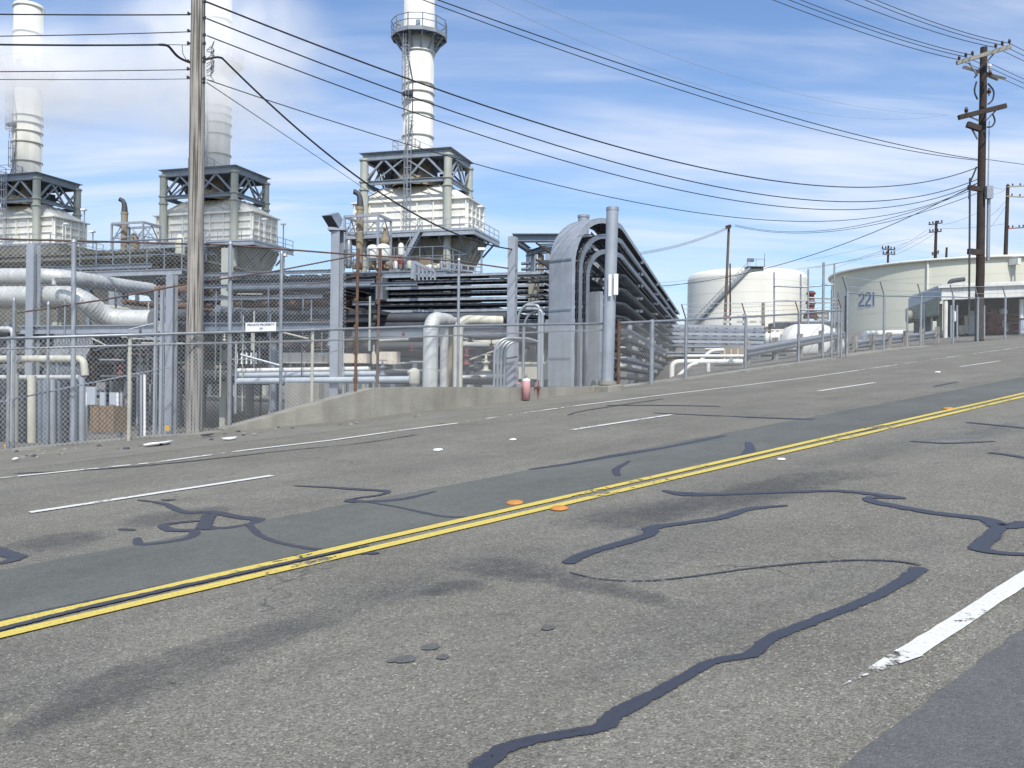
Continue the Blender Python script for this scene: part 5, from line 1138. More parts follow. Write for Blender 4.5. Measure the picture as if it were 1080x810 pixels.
# portal frame left of arch
e = empty('portal_frame', pl(556, 400, 30), 'blue-grey steel portal frame left behind the curved trays', 'frame')
b = MB(); b.hbeam(pl(541, 251, 30), pl(600, 251, 30)*1, .3, .28); b.hbeam(pl(541, 252, 30), pl(558, 264, 36), .2, .2); b.hbeam(pl(558, 266, 36), pl(600, 262, 36), .25, .22); b.hbeam(pl(556, 268, 34), pl(574, 262, 30.5), .18, .18); b.build('beam', 'steel', e)
for px, pt, D in ((558, 266, 36), (563, 263, 33), (571, 268, 38), (578, 268, 38)): T = pl(px, pt, D); b = MB(); b.hbeam(V((T.x, T.y, PLANT_Z)), T, .2, .2, EY); b.build('post', 'steel_l', e)
for py in (278, 284, 297, 303, 310): A = pl(550, py, 33); B = pl(580, py, 33); B.z = A.z; pipe([A, B], .06, 'steel', 'short pipe inside the portal frame', 'pipes inside the portal frame', 8)
boxthing(567, 571, 268, 290, 36, .4, 'tanrust', 'cabinet', 'tan rusty upright cabinet inside the portal frame', 'cabinet')

# thick round pole with footing and sign
T = at(646.0, 221, 21.2); B = at(640.6, 405, 21.2); rp = empty('round_pole', V((B.x, B.y, B.z)), 'thick round blue-grey steel pole at the gap in the low wall', 'pole')
b = MB(); b.tube([B, T], .145, 24); b.build('shaft', 'steel_l', rp)
b = MB(); d = (T-B).normalized(); b.tube([T-d*.03, T+d*.05], .153, 24); b.build('cap', 'galv', rp)
b = MB(); b.tube([B-UP*.02, B+UP*.07], .22, 24); b.box(B+V((0, 0, -.3)), .55, .55, .55, RD, RP); b.build('footing', 'conc', rp, bevel=.02)
for k in range(8): 
    a = B.lerp(T, .04+.05*k) if k < 4 else B.lerp(T, .25+.05*k); b = MB(); b.box(a-EX*.16, .05, .06, .05); b.build('step_lug', 'galv', rp)
sgp = empty('pole_sign', at(646, 313, 20.95), 'narrow white double sign strapped to the thick round steel pole', 'sign')
for x0, x1, yy in ((641.6, 645, 301), (647.2, 652, 300)):
    A = at(x0, yy, 20.98); Bq = at(x1, yy, 20.98); b = MB(); b.box((A+Bq)/2, (Bq-A).length, .02, .52 if x0 < 645 else .5, EX, EY); b.build('sign_panel', 'signw', sgp, bevel=.01)
T = pl(615.5, 228, 30); b = MB(); b.tube([V((T.x, T.y, 0)), T], .19, 20); b.tube([T-UP*.05, T+UP*.03], .21, 20); b.build('round_pole', 'steel_l', None, 'round steel pole whose top shows above the curved trays', 'pole')
T = pl(629, 280, 29); b = MB(); b.hbeam(V((T.x, T.y, 0)), T+UP*1, .24, .24, EY); b.build('steel_column', 'steel_l', None, 'steel column seen in the gap under the curved trays', 'column')

# pink bollard and red hydrants
def cyl_thing(px, py0, py1, Y, r, m, name, label, cat, extra=None):
    B = at(px, py1, Y); T = at(px, py0, Y); e = empty(name, B, label, cat); b = MB(); h = T.z-B.z
    b.lathe(B, [(.001, 0), (r, 0), (r, h*.86), (r*.97, h*.87)], 20); b.build('body', m, e); b = MB(); b.lathe(B, [(r*.97, h*.87), (r, h*.89), (r*.95, h*.96), (.001, h)], 20); b.build('cap', 'wmark', e); return e
cyl_thing(555, 399, 421.5, 19.2, .085, 'pink', 'bollard', 'faded pink bollard with white cap in front of the wall', 'bollard')
for i, px in enumerate((563, 568)):
    B = at(px, 418, 19.6); e = empty('hydrant', B, ['left one of two small red standpipes beside the pink bollard', 'right one of two small red standpipes beside the pink bollard'][i], 'standpipe'); b = MB(); b.tube([B, B+UP*(.36 if i else .24)], .014, 8); b.build('stem', 'red', e)
    b = MB(); b.lathe(B+UP*(.18), [(.02, -.07), (.03, -.03), (.03, .03), (.015, .06)], 10); b.tube([B+UP*.2-EX*.05, B+UP*.2+EX*.05], .012, 8); b.build('valve_body', 'maroon', e)
P = at(548, 404, 19.8); b = MB(); b.box(P, .16, .1, .05, EX, EY); b.build('valve_box', 'pink', None, 'small pink box on the wall top left of the bollard', 'box')
# black bag/post at gap
P = at(626, 405, 21.4); b = MB(); b.lathe(P-UP*.32, [(.01, 0), (.07, .02), (.09, .2), (.05, .38), (.01, .42)], 10); b.build('black_bag', 'black', None, 'black plastic wrapped stub in the gap beside the thick round pole', 'bag')

# ------------------------------------------------------------------ storage tanks on the hill
def tank(center, r, z0, z1, name_m, label, seams=5, rim=True, dome=0.0):
    e = empty('storage_tank', V((center.x, center.y, z0)), label, 'tank'); b = MB(); c = V((center.x, center.y, 0))
    prof = [(r, z0)]
    for k in range(1, seams):
        sm_ = MB(); z = z0+(z1-z0)*k/seams; sm_.lathe(c, [(r+.012, z-.03), (r+.012, z+.03)], 128, True); sm_.build('weld_seam', 'tankseam', e)
    prof += [(r, z1)] if not dome else [(r, z1-dome*1.1), (r-dome*.12, z1-dome*.55), (r-dome*.5, z1-dome*.15), (r-dome*1.2, z1)]
    b.lathe(c, prof[:2] if not dome else prof[:2], 128)
    if dome: b.lathe(c, prof[1:], 128)
    b.build('shell', name_m, e)
    b = MB(); b.lathe(c, [(r if not dome else r-dome*1.2, z1), (r*.5, z1+.35*(1 if dome else 1.2)), (.01, z1+(.5 if dome else 1.6))], 96); b.build('roof', name_m, e)
    if rim:
        b = MB(); b.lathe(c, [(r+.02, z1-.16), (r+.42, z1-.16), (r+.42, z1+.12), (r-.1, z1+.12)], 128); b.build('rim', 'white', e)
    return e
# tank with the blue number
c221 = V((135*math.sin(R(27.3)), 135*math.cos(R(27.3)), 0)); z1 = 1.4+15.5; z0 = 1.4+5.6
t2 = tank(c221, 17.8, z0, z1, 'tankg', 'large pale green-white storage tank with a blue number painted on its side')
def on_tank(c, r, px, py):
    d = ray(px, py); dh = V((d.x, d.y, 0)); a = dh.length_squared; bq = dh.dot(V((c.x, c.y, 0))); cc = c.x**2+c.y**2-r*r; t = (bq-math.sqrt(bq*bq-a*cc))/a
    return V((d.x*t, d.y*t, H+d.z*t))
Pn = on_tank(c221, 17.8, 913.8, 316); nn = V((Pn.x-c221.x, Pn.y-c221.y, 0)).normalized(); tx = V((-nn.y, nn.x, 0))
b = MB()
def dig(x, y): return on_tank(c221, 17.84, x, y)
D2_ = [(0, .18), (.12, .04), (.35, 0), (.75, 0), (.95, .08), (1, .22), (.95, .38), (.12, .78), (0, .92), (0, 1), (1, 1)]
for x0, w_, shp in ((906.2, 4.6, D2_), (913.2, 4.6, D2_), (920.9, .6, [(.5, 0), (.5, 1)])):
    pts = [dig(x0+w_*u_, 309.6+12.8*v_-(x0-906)*.04) for u_, v_ in shp]
    for k, (p, q) in enumerate(zip(pts, pts[1:])):
        dd = (q-p).normalized()*.09; b.bar(p-dd, q+dd, .24, .02+.004*(k % 2), V((p.x-c221.x, p.y-c221.y, 0)).normalized())
b.build('painted_number', 'blue', t2)
# white down pipe, rim box with stem
for px, w in ((978.5, .3), ):
    A = on_tank(c221, 17.95, px, 277); B = on_tank(c221, 17.95, px, 345); b = MB(); b.tube([V((A.x, A.y, z0)), V((A.x, A.y, z1-.2))], .12, 10); b.build('down_pipe', 'white', t2)
A = on_tank(c221, 18.3, 1070.5, 276); b = MB(); b.box(A, 1.2, .5, .7, tx, nn); b.build('foam_box', 'white', t2)
b = MB(); b.tube([V((A.x, A.y, A.z-.3)), V((A.x, A.y, A.z-3.5))], .09, 8); b.build('foam_pipe', 'galv', t2)
A = on_tank(c221, 18.1, 880, 300); b = MB()
# far white tank
cw = at(787.5, 300, 140); cw.z = 0
rw_ = 9.15; z1w = at(787, 281, 131).z; z0w = 8.0
t1 = tank(cw, rw_, z0w, z1w, 'tankw', 'round-shouldered white storage tank standing behind the leaning thin wooden poles', 6, False, 1.0)
# spiral stair of the white tank
b = MB(); N_ = 40; pr = None
for k in range(N_+1):
    px = 731+(791-731)*k/N_; py = 343+(281-343)*k/N_; P = on_tank(cw, rw_+.45, px, py)
    n_ = V((P.x-cw.x, P.y-cw.y, 0)).normalized(); P_in = P-n_*.4
    if pr:
        b.bar(pr[0]-UP*.1, P-UP*.1, .07, .38); b.bar(pr[0]+UP*.95, P+UP*.95, .08)
        b.bar(pr[1]-UP*.1, P_in-UP*.1, .07, .38)
        b.bar(P-UP*.1, P_in-UP*.1, .3, .05)
        if k % 2 == 0: b.bar(P, P+UP*.95, .07)
    pr = (P, P_in)
b.build('stair', 'galv', t1)
b = MB(); q = pr[0]; b.box(q+V((.9, .6, 0)), 2.6, 1.6, .1); 
for dx_ in (-.3, .9, 2.1): b.bar(q+V((dx_, 0, 0)), q+V((dx_, 0, 1.1)), .07)
b.bar(q+V((-.3, 0, 1.1)), q+V((2.1, 0, 1.1)), .07); b.box(q+V((.2, .5, 1.0)), .9, .6, .5); b.bar(q+V((2.2, .2, 0)), q+V((2.2, .2, 2.0)), .08)
b.build('top_landing', 'steel', t1)

# ------------------------------------------------------------------ utility poles
def tapered(b, B, T, r0, r1, seg=14, n=10, wob=0):
    pts = []; rs = []
    for i in range(n+1): t = i/n; pts.append(B.lerp(T, t)+V((random.uniform(-wob, wob), random.uniform(-wob, wob), 0))); rs.append(r0+(r1-r0)*t)
    b.tube(pts, rs, seg)
def insul(parent, P, s=1.0, m='insul'):
    b = MB(); b.lathe(P, [(.02*s, 0), (.02*s, .08*s), (.07*s, .09*s), (.05*s, .14*s), (.075*s, .15*s), (.05*s, .2*s), (.04*s, .25*s), (.001, .27*s)], 8); b.build('insulator', m, parent)
YL = 15.0
B = at(204.5, 461, YL); T = at(209.5, -42, YL); lp = empty('wooden_utility_pole', B, 'thick weathered grey wooden utility pole in front of the fence on the left', 'utility pole')
b = MB(); tapered(b, B-UP*.3, T, .148, .112, 20, 16, .004); b.build('pole_shaft', 'woodp', lp)
hw = MB()
for y_, sx in ((16, -1), (34, -1), (47, -1), (47, 1), (66, -1), (66, 1), (74, -1), (83, -1), (3, 1), (20, 1), (38, 1), (62, 1), (84, 1), (88, 1)):
    q = at(208.8-.01*(y_-16), y_, YL); hw.tube([q+V((sx*.08, -.04, 0)), q+V((sx*.15, -.06, 0))], .015, 8); hw.box(q+V((sx*.14, -.06, 0)), .03, .03, .05)
hw.build('line_hardware', 'black', lp)
lw = MB()
for k in range(10):
    a = random.uniform(0, 6.28); q = at(218, random.uniform(50, 90), YL-.1); lw.tube([q, q+V((.08, -.05, .04*math.cos(a))), q+V((.16, -.1, .12*math.sin(a))), q+V((.1, -.1, -.1))], .006, 4)
lw.build('loose_wires', 'cable', lp)
# right pole
YR = 50.0
B = at(1032.5, 361, YR); T = at(1037.5, 50, YR); r_ = 4.4/F*YR; rpole = empty('wooden_utility_pole', B, 'dark brown wooden utility pole with crossarms in front of the white shelter', 'utility pole')
b = MB(); tapered(b, B-UP*.3, T, r_*1.03, r_*.78, 16, 12, .01); b.build('pole_shaft', 'woodd', rpole)
arms = []
def arm(p0, p1, Y0, Y1, h, m, parent=rpole):
    A = at(p0[0], p0[1], Y0); Bq = at(p1[0], p1[1], Y1); Bq.z = A.z if abs(Bq.z-A.z) < .01 else Bq.z; b = MB(); b.bar(A, Bq, h*.8, h); b.build('crossarm', m, parent); return A, Bq
arm((1009, 66.5), (1066, 49), 49.2, 49.2, .2, 'woodl'); arm((1016, 71), (1060, 83), 51.5, 49.0, .16, 'woodl'); arm((1018, 70), (1052, 84), 52.0, 49.6, .13, 'woodl')
arm((1011, 124), (1061, 111.5), 49.2, 49.2, .25, 'woodd'); arm((1020, 131), (1034, 136), 49.2, 49.2, .3, 'woodd'); arm((1021, 197.5), (1036, 200), 49.3, 49.3, .25, 'woodd'); arm((1021, 265), (1036, 266.5), 49.3, 49.3, .3, 'woodd')
for p0, p1 in (((1048, 57), (1040, 66)), ((1022, 66), (1031, 80)), ((1020, 122), (1032, 127)), ((1050, 117), (1040, 127)), ((1024, 134), (1031, 147))):
    b = MB(); b.bar(at(*p0, 49.3), at(*p1, 49.5), .07); b.build('arm_brace', 'galv', rpole)
INS = [(1011.5, 63.5), (1018.5, 60.5), (1025.5, 58.5), (1050, 50.5), (1057, 48), (1064.5, 46)]
for x, y in INS: insul(rpole, at(x, y+1, 49.2), 1.2)
for x, y in ((1019, 121), (1044, 82), (1044, 75), (1043, 101)): insul(rpole, at(x, y, 49.2), 1.6, 'insul' if y > 80 else 'wmark')
b = MB()
for pts in (((1030, 86), (1027, 96), (1031, 105)), ((1042, 88), (1049, 96), (1047, 106), (1042, 110)), ((1047, 120), (1050, 128), (1046, 134), (1041, 134)), ((1036, 68), (1031, 76), (1028, 82)), ((1030, 176), (1026, 186), (1023, 192), (1022, 210))):
    b.tube(route([at(x, y, 49.1) for x, y in pts], .6, 5), .045, 6)
b.build('jumper_wires', 'cable', rpole)
b = MB(); b.tube([at(1023, 188, 49.2), at(1022, 344, 49.2)], .055, 8); b.build('conduit', 'steel_d', rpole)
b = MB(); b.tube([at(1043.5, 128, 49.6), at(1042, 205, 49.6)], .035, 8); b.build('conduit', 'galv', rpole)
b = MB(); b.tube([at(1043, 196, 49.8), at(1042, 275, 49.8)], .10, 8); b.box(at(1043, 203, 49.6), .35, .3, .7); b.build('riser', 'galv', rpole)
# smaller poles
def spole(pb, pt, Y, r0, m, label, arms_=(), name='utility_pole'):
    B = at(*pb, Y); T = at(*pt, Y); e = empty(name, B, label, 'utility pole'); b = MB(); tapered(b, B-UP*1.5, T, r0, r0*.75, 10, 6); b.build('pole_shaft', m, e)
    for (x0, y0, x1, y1, mm) in arms_:
        A = at(x0, y0, Y-.3); C = at(x1, y1, Y-.3); b = MB(); b.bar(A, C, .0010*Y, .0012*Y); b.build('crossarm', mm, e)
        for t in (0.05, .3, .7, .95): insul(e, A.lerp(C, t), Y/75)
    return e
spole((986, 283), (987.5, 233), 160, .3, 'woodd', 'dark pole rising behind the rim of tank 221 near its middle', ((979.5, 237, 994, 235, 'woodd'), (980, 245, 993, 244, 'woodd'), (983, 269, 990, 267, 'woodd')))
spole((936, 285), (937, 259), 145, .2, 'woodd', 'short dark pole peeking over the left part of tank 221', ((930, 262.5, 944, 263.5, 'woodd'), (931, 268, 944, 268, 'woodd')))
spole((997.5, 275), (998.5, 261), 150, .22, 'woodd', 'stub of a dark pole just over the rim of tank 221')
spole((1060, 280), (1063, 195), 160, .38, 'woodd', 'dark pole with pale crossarm at the right edge behind tank 221', ((1062, 197, 1082, 196, 'woodl'), (1061, 207, 1082, 208, 'woodl'), (1063, 241, 1080, 240, 'red')))
spole((764, 342), (768.8, 237), 72, .13, 'woodm', 'thin weathered pole leaning slightly in front of the white tank', ((765.5, 241, 771, 240, 'woodd'),))
spole((770.5, 345), (770, 278), 74, .08, 'woodd', 'very thin dark pole just right of the leaning pole at the white tank')
spole((805, 347), (805, 319), 60, .14, 'woodp', 'short wooden post in front of the white tank on the right of the barricade')
for x, y in ((763, 300), ): pass

# ------------------------------------------------------------------ overhead wires
def wire(p0, Y0, p1, Y1, mid, r, label, group=None, m='cable', n=40):
    A, C = at(*p0, Y0), at(*p1, Y1); sag = 0
    if mid:
        t = .5
        k = (mid[0]-540)/F   # bearing of mid, ignoring roll
        lo, hi = 0, 1
        f = lambda t: (A.x+(C.x-A.x)*t)-(A.y+(C.y-A.y)*t)*ray(*mid).x
        for _ in range(50):
            t = (lo+hi)/2
            if (f(t) > 0) == (f(1) > 0): hi = t
            else: lo = t
        y = A.y+(C.y-A.y)*t; zt = H+ray(*mid).z*y; sag = (A.z+(C.z-A.z)*t-zt)/(4*t*(1-t))
    pts = [A.lerp(C, i/n)-UP*(4*sag*(i/n)*(1-i/n)) for i in range(n+1)]
    rs = r if isinstance(r, (list, tuple)) else [r, r]
    b = MB(); b.tube(pts, [.85*(rs[0]+(rs[1]-rs[0])*i/n) for i in range(n+1)], 6, False)
    return b.build('overhead_wire', m, None, label, 'wire', group)
wire((218, 2), YL, (1031, 176.5), YR, (690, 165), (.018, .03), 'uppermost thick wire swooping from the grey wooden pole to the dark pole')
wire((218, 19.5), YL, (1031, 189), YR, (730, 191.5), (.014, .028), 'second wire from the grey wooden pole to the dark pole')
wire((218, 37.5), YL, (1031, 193), YR, (690, 194.5), (.012, .025), 'third wire from the grey wooden pole to the dark pole')
wire((218, 84), YL, (1028, 196), YR, (740, 225), (.010, .02), 'lowest long wire from the grey wooden pole to the dark pole')
wire((234, 61), YL+.5, (541, 263), 24, (386, 193), (.020, .022), 'thick black cable sloping from the grey wooden pole to the steel column')
b = MB(); b.tube(route([at(216, 63, YL), at(222, 61.5, YL+.2), at(229, 60, YL+.3), at(234.5, 61.3, YL+.5)], .1, 4), .02, 6); b.build('cable_end', 'cable', None, 'short humped end of the thick black cable at the grey wooden pole', 'cable')
wire((218, 87), YL, (441, 238), 60, (300, 142), (.009, .012), 'thin wire from the grey wooden pole sloping to the nearest boiler unit')
wire((200, 15.5), YL, (-90, 14), 10.5, (60, 15.5), (.014, .011), 'topmost wire leaving the grey wooden pole to the left edge')
wire((200, 33.5), YL, (-90, 39), 10.5, (60, 37.2), (.010, .008), 'second wire leaving the grey wooden pole to the left edge')
wire((170, 47.2), YL-.6, (-90, 45.5), 10.5, (60, 47.6), (.019, .015), 'thick black cable leaving the grey wooden pole to the left edge')
b = MB(); b.tube(route([at(168, 47.1, YL-.6), at(177, 47.5, YL-.5), at(188, 61, YL-.2), at(202, 66.5, YL)], .35, 6), .021, 8); b.tube([at(172, 47, YL-.6), at(200, 47.5, YL)], .006, 5); b.tube([at(192, 47.5, YL-.1), at(193, 57, YL-.1), at(197, 64, YL)], .006, 5)
b.build('cable_end', 'cable', None, 'drooping end of the thick black cable left of the grey wooden pole', 'cable')
wire((200, 73.5), YL, (-90, 76), 10.5, (60, 75.2), (.009, .008), 'fourth wire leaving the grey wooden pole to the left edge')
wire((200, 83.2), YL, (-90, 83), 10.5, (60, 84), (.007, .006), 'lowest wire leaving the grey wooden pole to the left edge')
wire((380, -30), 20, (1031, 168), 49.5, (740, 95), (.016, .024), 'upper of two parallel wires from the top edge to the dark pole')
wire((380, -25), 20, (1031, 169), 49.5, (740, 102), (.013, .022), 'lower of two parallel wires from the top edge to the dark pole')
wire((1037, 167.5), 50.5, (1180, 186), 62, (1080, 173.5), .02, 'wire leaving the dark pole to the right edge below the crossarms')
wire((500, -22), 60, (1000, 121), 120, (740, 70), .018, 'faint far wire high in the sky, upper one', 'faint far wires', 'steel_l')
wire((430, -42), 60, (1000, 121), 120, (690, 74), .018, 'faint far wire high in the sky, lower one', 'faint far wires', 'steel_l')
for i, ((x0, y0), (x1, y1)) in enumerate(zip(((790, -10), (802, -12), (822, -9), (862, -12), (884, -12), (900, -10)), INS)):
    mx_ = x0+(x1-x0)*.5; my_ = y0+(y1-y0)*.5+4.5
    wire((x0, y0), 26, (x1, y1-.5), 49.2, (mx_, my_), (.012, .024), ['outermost left wire', 'second wire', 'third wire', 'fourth wire', 'fifth wire', 'outermost right wire'][i]+' of six fanning from the top edge to the top crossarm')
    dx_, dy_ = 110, 48+i*1.5
    wire((x1, y1-.5), 49.2, (x1+dx_, y1+dy_), 75, None, (.02, .024), ['outermost left wire', 'second wire', 'third wire', 'fourth wire', 'fifth wire', 'outermost right wire'][i]+' running from the top crossarm off the right edge')
wire((775, 237), 72, (1030, 198), YR, (890, 240.5), .02, 'wire from the leaning thin pole by the white tank to the dark pole')
wire((775, 238.5), 72, (1030, 204), YR, (890, 242.5), .02, 'slack second wire from the leaning thin pole to the dark pole')
wire((690, 302), 62, (1030, 194), YR, (850, 271), .025, 'wire slanting down from the dark pole past the white tank to the trays')
for k in range(3): wire((660, 268+k*1.2), 58, (766, 240+k), 72, (715, 258+k*1.1), .025, 'faint bundled wire from the trays up to the leaning thin pole', 'faint bundled wires', 'steel_l')
for k, (a, c_) in enumerate((((937, 262), (860, 283)), ((936, 266), (840, 284)), ((987, 236), (941, 264)), ((986, 241), (941, 266)), ((986, 246), (941, 270)), ((994, 237), (1030, 225)), ((994, 241), (1060, 236)), ((1045, 196), (1062, 199)), ((1045, 205), (1062, 199)), ((1062, 210), (1044, 228)), ((1062, 215), (1044, 240)), ((1036, 64), (1036, 66)))):
    if k < 11: wire(a, 156, c_, 157, ((a[0]+c_[0])/2, (a[1]+c_[1])/2+1.5), .028, 'thin far wire strung between the small poles above tank 221', 'thin far wires above tank 221', 'steel_d', 12)
for k, (a, c_) in enumerate((((690, 299), (780, 290)), ((695, 304), (780, 288)), ((850, 275), (960, 252)), ((852, 283), (940, 268)), ((880, 283), (980, 247)))):
    wire(a, 80, c_, 95, None, .02, 'faint wire crossing in front of the white tank', 'faint wires at the white tank', 'steel_l', 8)

# ------------------------------------------------------------------ right side: trays, scaffold, pipes, guardrails, shelter
e = empty('tray_rack', at(750, 360, 48), 'long blue-grey rack of stacked trays in front of the white tank', 'tray rack')
zt0 = at(745, 344, 50).z
for j in range(6):
    z_ = zt0-.22*j; A = at(693, 344, 50); B = at(806, 344, 50); A.z = B.z = z_; b = MB(); b.bar(A+EY*.1*j*0, B, .06, .15 if j < 5 else .10); b.bar(A+EY*1.2, B+EY*1.2, .06, .15); 
    for k in range(12): q = A.lerp(B, k/11); b.bar(q, q+EY*1.2, .06, .05)
    b.build('tray', 'steel_l' if j % 2 == 0 else 'steel', e)
for k in range(4): q = at(697+k*36, 366, 50); b = MB(); b.bar(V((q.x, q.y+.6, q.z-2)), V((q.x, q.y+.6, zt0)), .14); b.build('support', 'steel', e)
# barricade by the leaning pole
e = empty('barricade', at(785, 343, 60), 'red and white striped barricade at the foot of the leaning thin pole', 'barricade')
for py in (334, 339.5, 345):
    for k in range(6): A = at(763+k*7, py, 60); B = at(763+k*7+7, py, 60); b = MB(); b.bar(A, B, .05, .16); b.build('board', 'white' if k % 2 else ('red' if py < 336 and k == 0 else 'colcream'), e)
for px in (764, 784, 804): b = MB(); b.bar(at(px, 352, 60.1), at(px, 331, 60.1), .1); b.build('post', 'woodp', e)
beam_ = MB(); beam_.box((at(762, 348, 61)+at(812, 348, 61))/2, (at(812, 348, 61)-at(762, 348, 61)).length, 1.5, .35, EX, EY); beam_.build('timber_platform', 'brown', None, 'brown timber ledge under the striped barricade', 'ledge')
# scaffold frame
e = empty('scaffold_frame', at(848, 345, 58), 'thin tube scaffold frame in front of the white tank and the sky gap', 'scaffold')
for px, y0, y1, D in ((816.5, 287, 345, 58), (844.5, 289, 350, 58), (852.5, 284, 354, 56), (880, 278, 350, 56)): b = MB(); b.tube([at(px, y1, D), at(px, y0, D)], .055, 8); b.build('upright', 'galv', e)
for a, c_, D in (((816, 301.5), (845, 303), 57.9), ((845, 303), (880, 300), 57), ((816, 317), (853, 317), 57.9), ((853, 314), (880, 315), 56), ((853, 319), (880, 319), 56), ((845, 327), (880, 327), 56)): b = MB(); b.tube([at(*a, D), at(*c_, D)], .05, 8); b.build('ledger', 'galv', e)
e = empty('valve_stack', at(855, 335, 57), 'dark upright valve assembly beside the scaffold uprights', 'valve')
P = at(855, 336, 57); b = MB(); b.lathe(P, [(.001, 0), (.5, .02), (.4, .35), (.22, .5), (.25, .9), (.35, 1.0), (.22, 1.15), (.2, 1.5), (.32, 1.6), (.2, 1.75), (.001, 1.8)], 14); b.build('body', 'maroon', e); b = MB(); b.box(P+UP*.2+V((.7, 0, 0)), .8, .5, .6); b.build('base_box', 'cream', e)
beam_ = MB(); beam_.bar(at(812, 344, 59), at(884, 343, 59), .8, .35); beam_.build('pipe_bridge', 'steel_d', None, 'dark horizontal pipe bridge behind the white dome near the guardrail', 'beam')
beam_ = MB(); beam_.bar(at(816, 341, 60), at(884, 340, 60), .3, .2); beam_.build('pipe_bridge', 'steel', None, 'thin grey pipe lying over the dark pipe bridge', 'beam')
# white half dome tank lying behind guardrail
P = at(850, 372, 44); b = MB(); ax = EX; c0 = at(843, 364, 44); rr = 1.05
b.tube([c0-ax*.95-UP*.0, c0-ax*.7, c0-ax*.2, c0+ax*1.1, c0+ax*1.9, c0+ax*2.1], [.15, .85, 1.05, 1.05, .7, .1], 24); b.build('white_vessel', 'white', None, 'low white rounded vessel behind the guardrail below the scaffold', 'vessel')
for x0, x1 in ((806, 811), (813, 816), (818, 822)): P = at((x0+x1)/2, 363, 46); b = MB(); b.lathe(P, [(.001, 0), (.14, 0), (.14, .5), (.05, .62), (.05, .7), (.12, .72), (.001, .74)], 10); b.build('valve', 'wmark', None, 'small white valve left of the low white vessel', 'valve', 'small white valves by the vessel')
# white pipes by the kerb
def tubeP(pts, D, r, m, label, rb=.3, group=None): return pipe([at(x, y, D) for x, y in pts], r, m, label, group, 14, 'white_pipe' if m == 'white' else 'pipe', rb)
tubeP([(708.5, 399, ), (708.5, 381.5), (783, 381.5)], 29, .085, 'white', 'white pipe with square bend at its left, low behind the fence')
tubeP([(714, 398), (728, 385), (736, 383)], 28.6, .06, 'white', 'white pipe slanting down to the left below the bent white pipe')
tubeP([(724, 375.5), (784, 375.5)], 30, .055, 'white', 'straight thin white pipe above the bent white pipe')
tubeP([(738, 381), (750, 369.5), (763, 369)], 30.5, .06, 'white', 'white pipe rising to the right behind the straight one')
tubeP([(747, 398), (747, 383)], 28.8, .06, 'white', 'short white upright stub right of the slanting pipe')
boxthing(759, 785, 366, 375, 33, .8, 'tanrust', 'tan_box', 'long tan box beside the white pipes', 'box')
for k, px in enumerate((764, 771, 778)): tubeP([(px, 384), (px, 368)], 31, .03, 'cream', 'short cream standpipe near the tan box', .1, 'short cream standpipes')
for k in range(16):
    px = rnd.uniform(690, 790); py = rnd.uniform(366, 378); A = at(px, py, 40+rnd.uniform(0, 5)); m = rnd.choice(['steel', 'steel_d', 'rust', 'hop', 'cream']); pipe([A, A+EX*rnd.uniform(1, 3)], .06, m, 'short pipe in the clutter under the tray rack', 'short pipes under the tray rack', 8)
for k, px in enumerate((793, 797, 801)): b = MB(); b.bar(at(px, 378, 37), at(px, 368, 37), .1, .1); b.build('stub_post', 'steel', None, 'short grey-blue post under the left end of the guardrail', 'post', 'short posts by the guardrail')
tubeP([(911, 361), (911, 352), (955, 351)], 62, .2, 'white', 'white insulated pipe with elbow at the foot of tank 221', .6)
tubeP([(914, 378), (916, 374.5), (932, 375)], 45, .13, 'white', 'short white pipe lying under the wood-post guardrail', .2)
def guardrail(pts, D, nposts, mpost, label, hpx, postfn):
    e = empty('guardrail', at(*pts[0], D[0]), label, 'guardrail'); A = at(*pts[0], D[0]); B = at(*pts[1], D[1]); d = (B-A).normalized(); n = V((d.y, -d.x, 0)).normalized(); b = MB()
    prof = [(-.155, 0), (-.12, .02), (-.085, .08), (-.05, .08), (-.02, 0), (.02, 0), (.05, .08), (.085, .08), (.12, .02), (.155, 0)]; s = hpx
    vs = [A+UP*z*s+n*x*s for z, x in prof]+[B+UP*z*s+n*x*s for z, x in prof]; k = len(prof); b.add(vs, [(i, i+1, k+i+1, k+i) for i in range(k-1)]); b.add([v-n*.02 for v in vs], [(i, i+1, k+i+1, k+i) for i in range(k-1)]); b.build('rail', 'galv', e)
    for i in range(nposts): t = postfn[i]; q = A.lerp(B, t); b = MB(); b.box(q+n*(.14 if mpost == 'woodp' and nposts == 6 else -.12)-UP*.3, .22, .2, 1.05*s, d, n); b.build('post', mpost, e)
guardrail([(786, 371.5), (889, 353)], [33, 43], 5, 'woodp', 'silver guardrail rising to the right behind the barbed wire fence', 1.25, (.04, .28, .52, .76, .97))
guardrail([(896, 364), (988, 352.5)], [41.5, 49], 6, 'woodp', 'silver guardrail on thick wooden posts in front of tank 221', 1.35, (.02, .2, .38, .57, .77, .97))
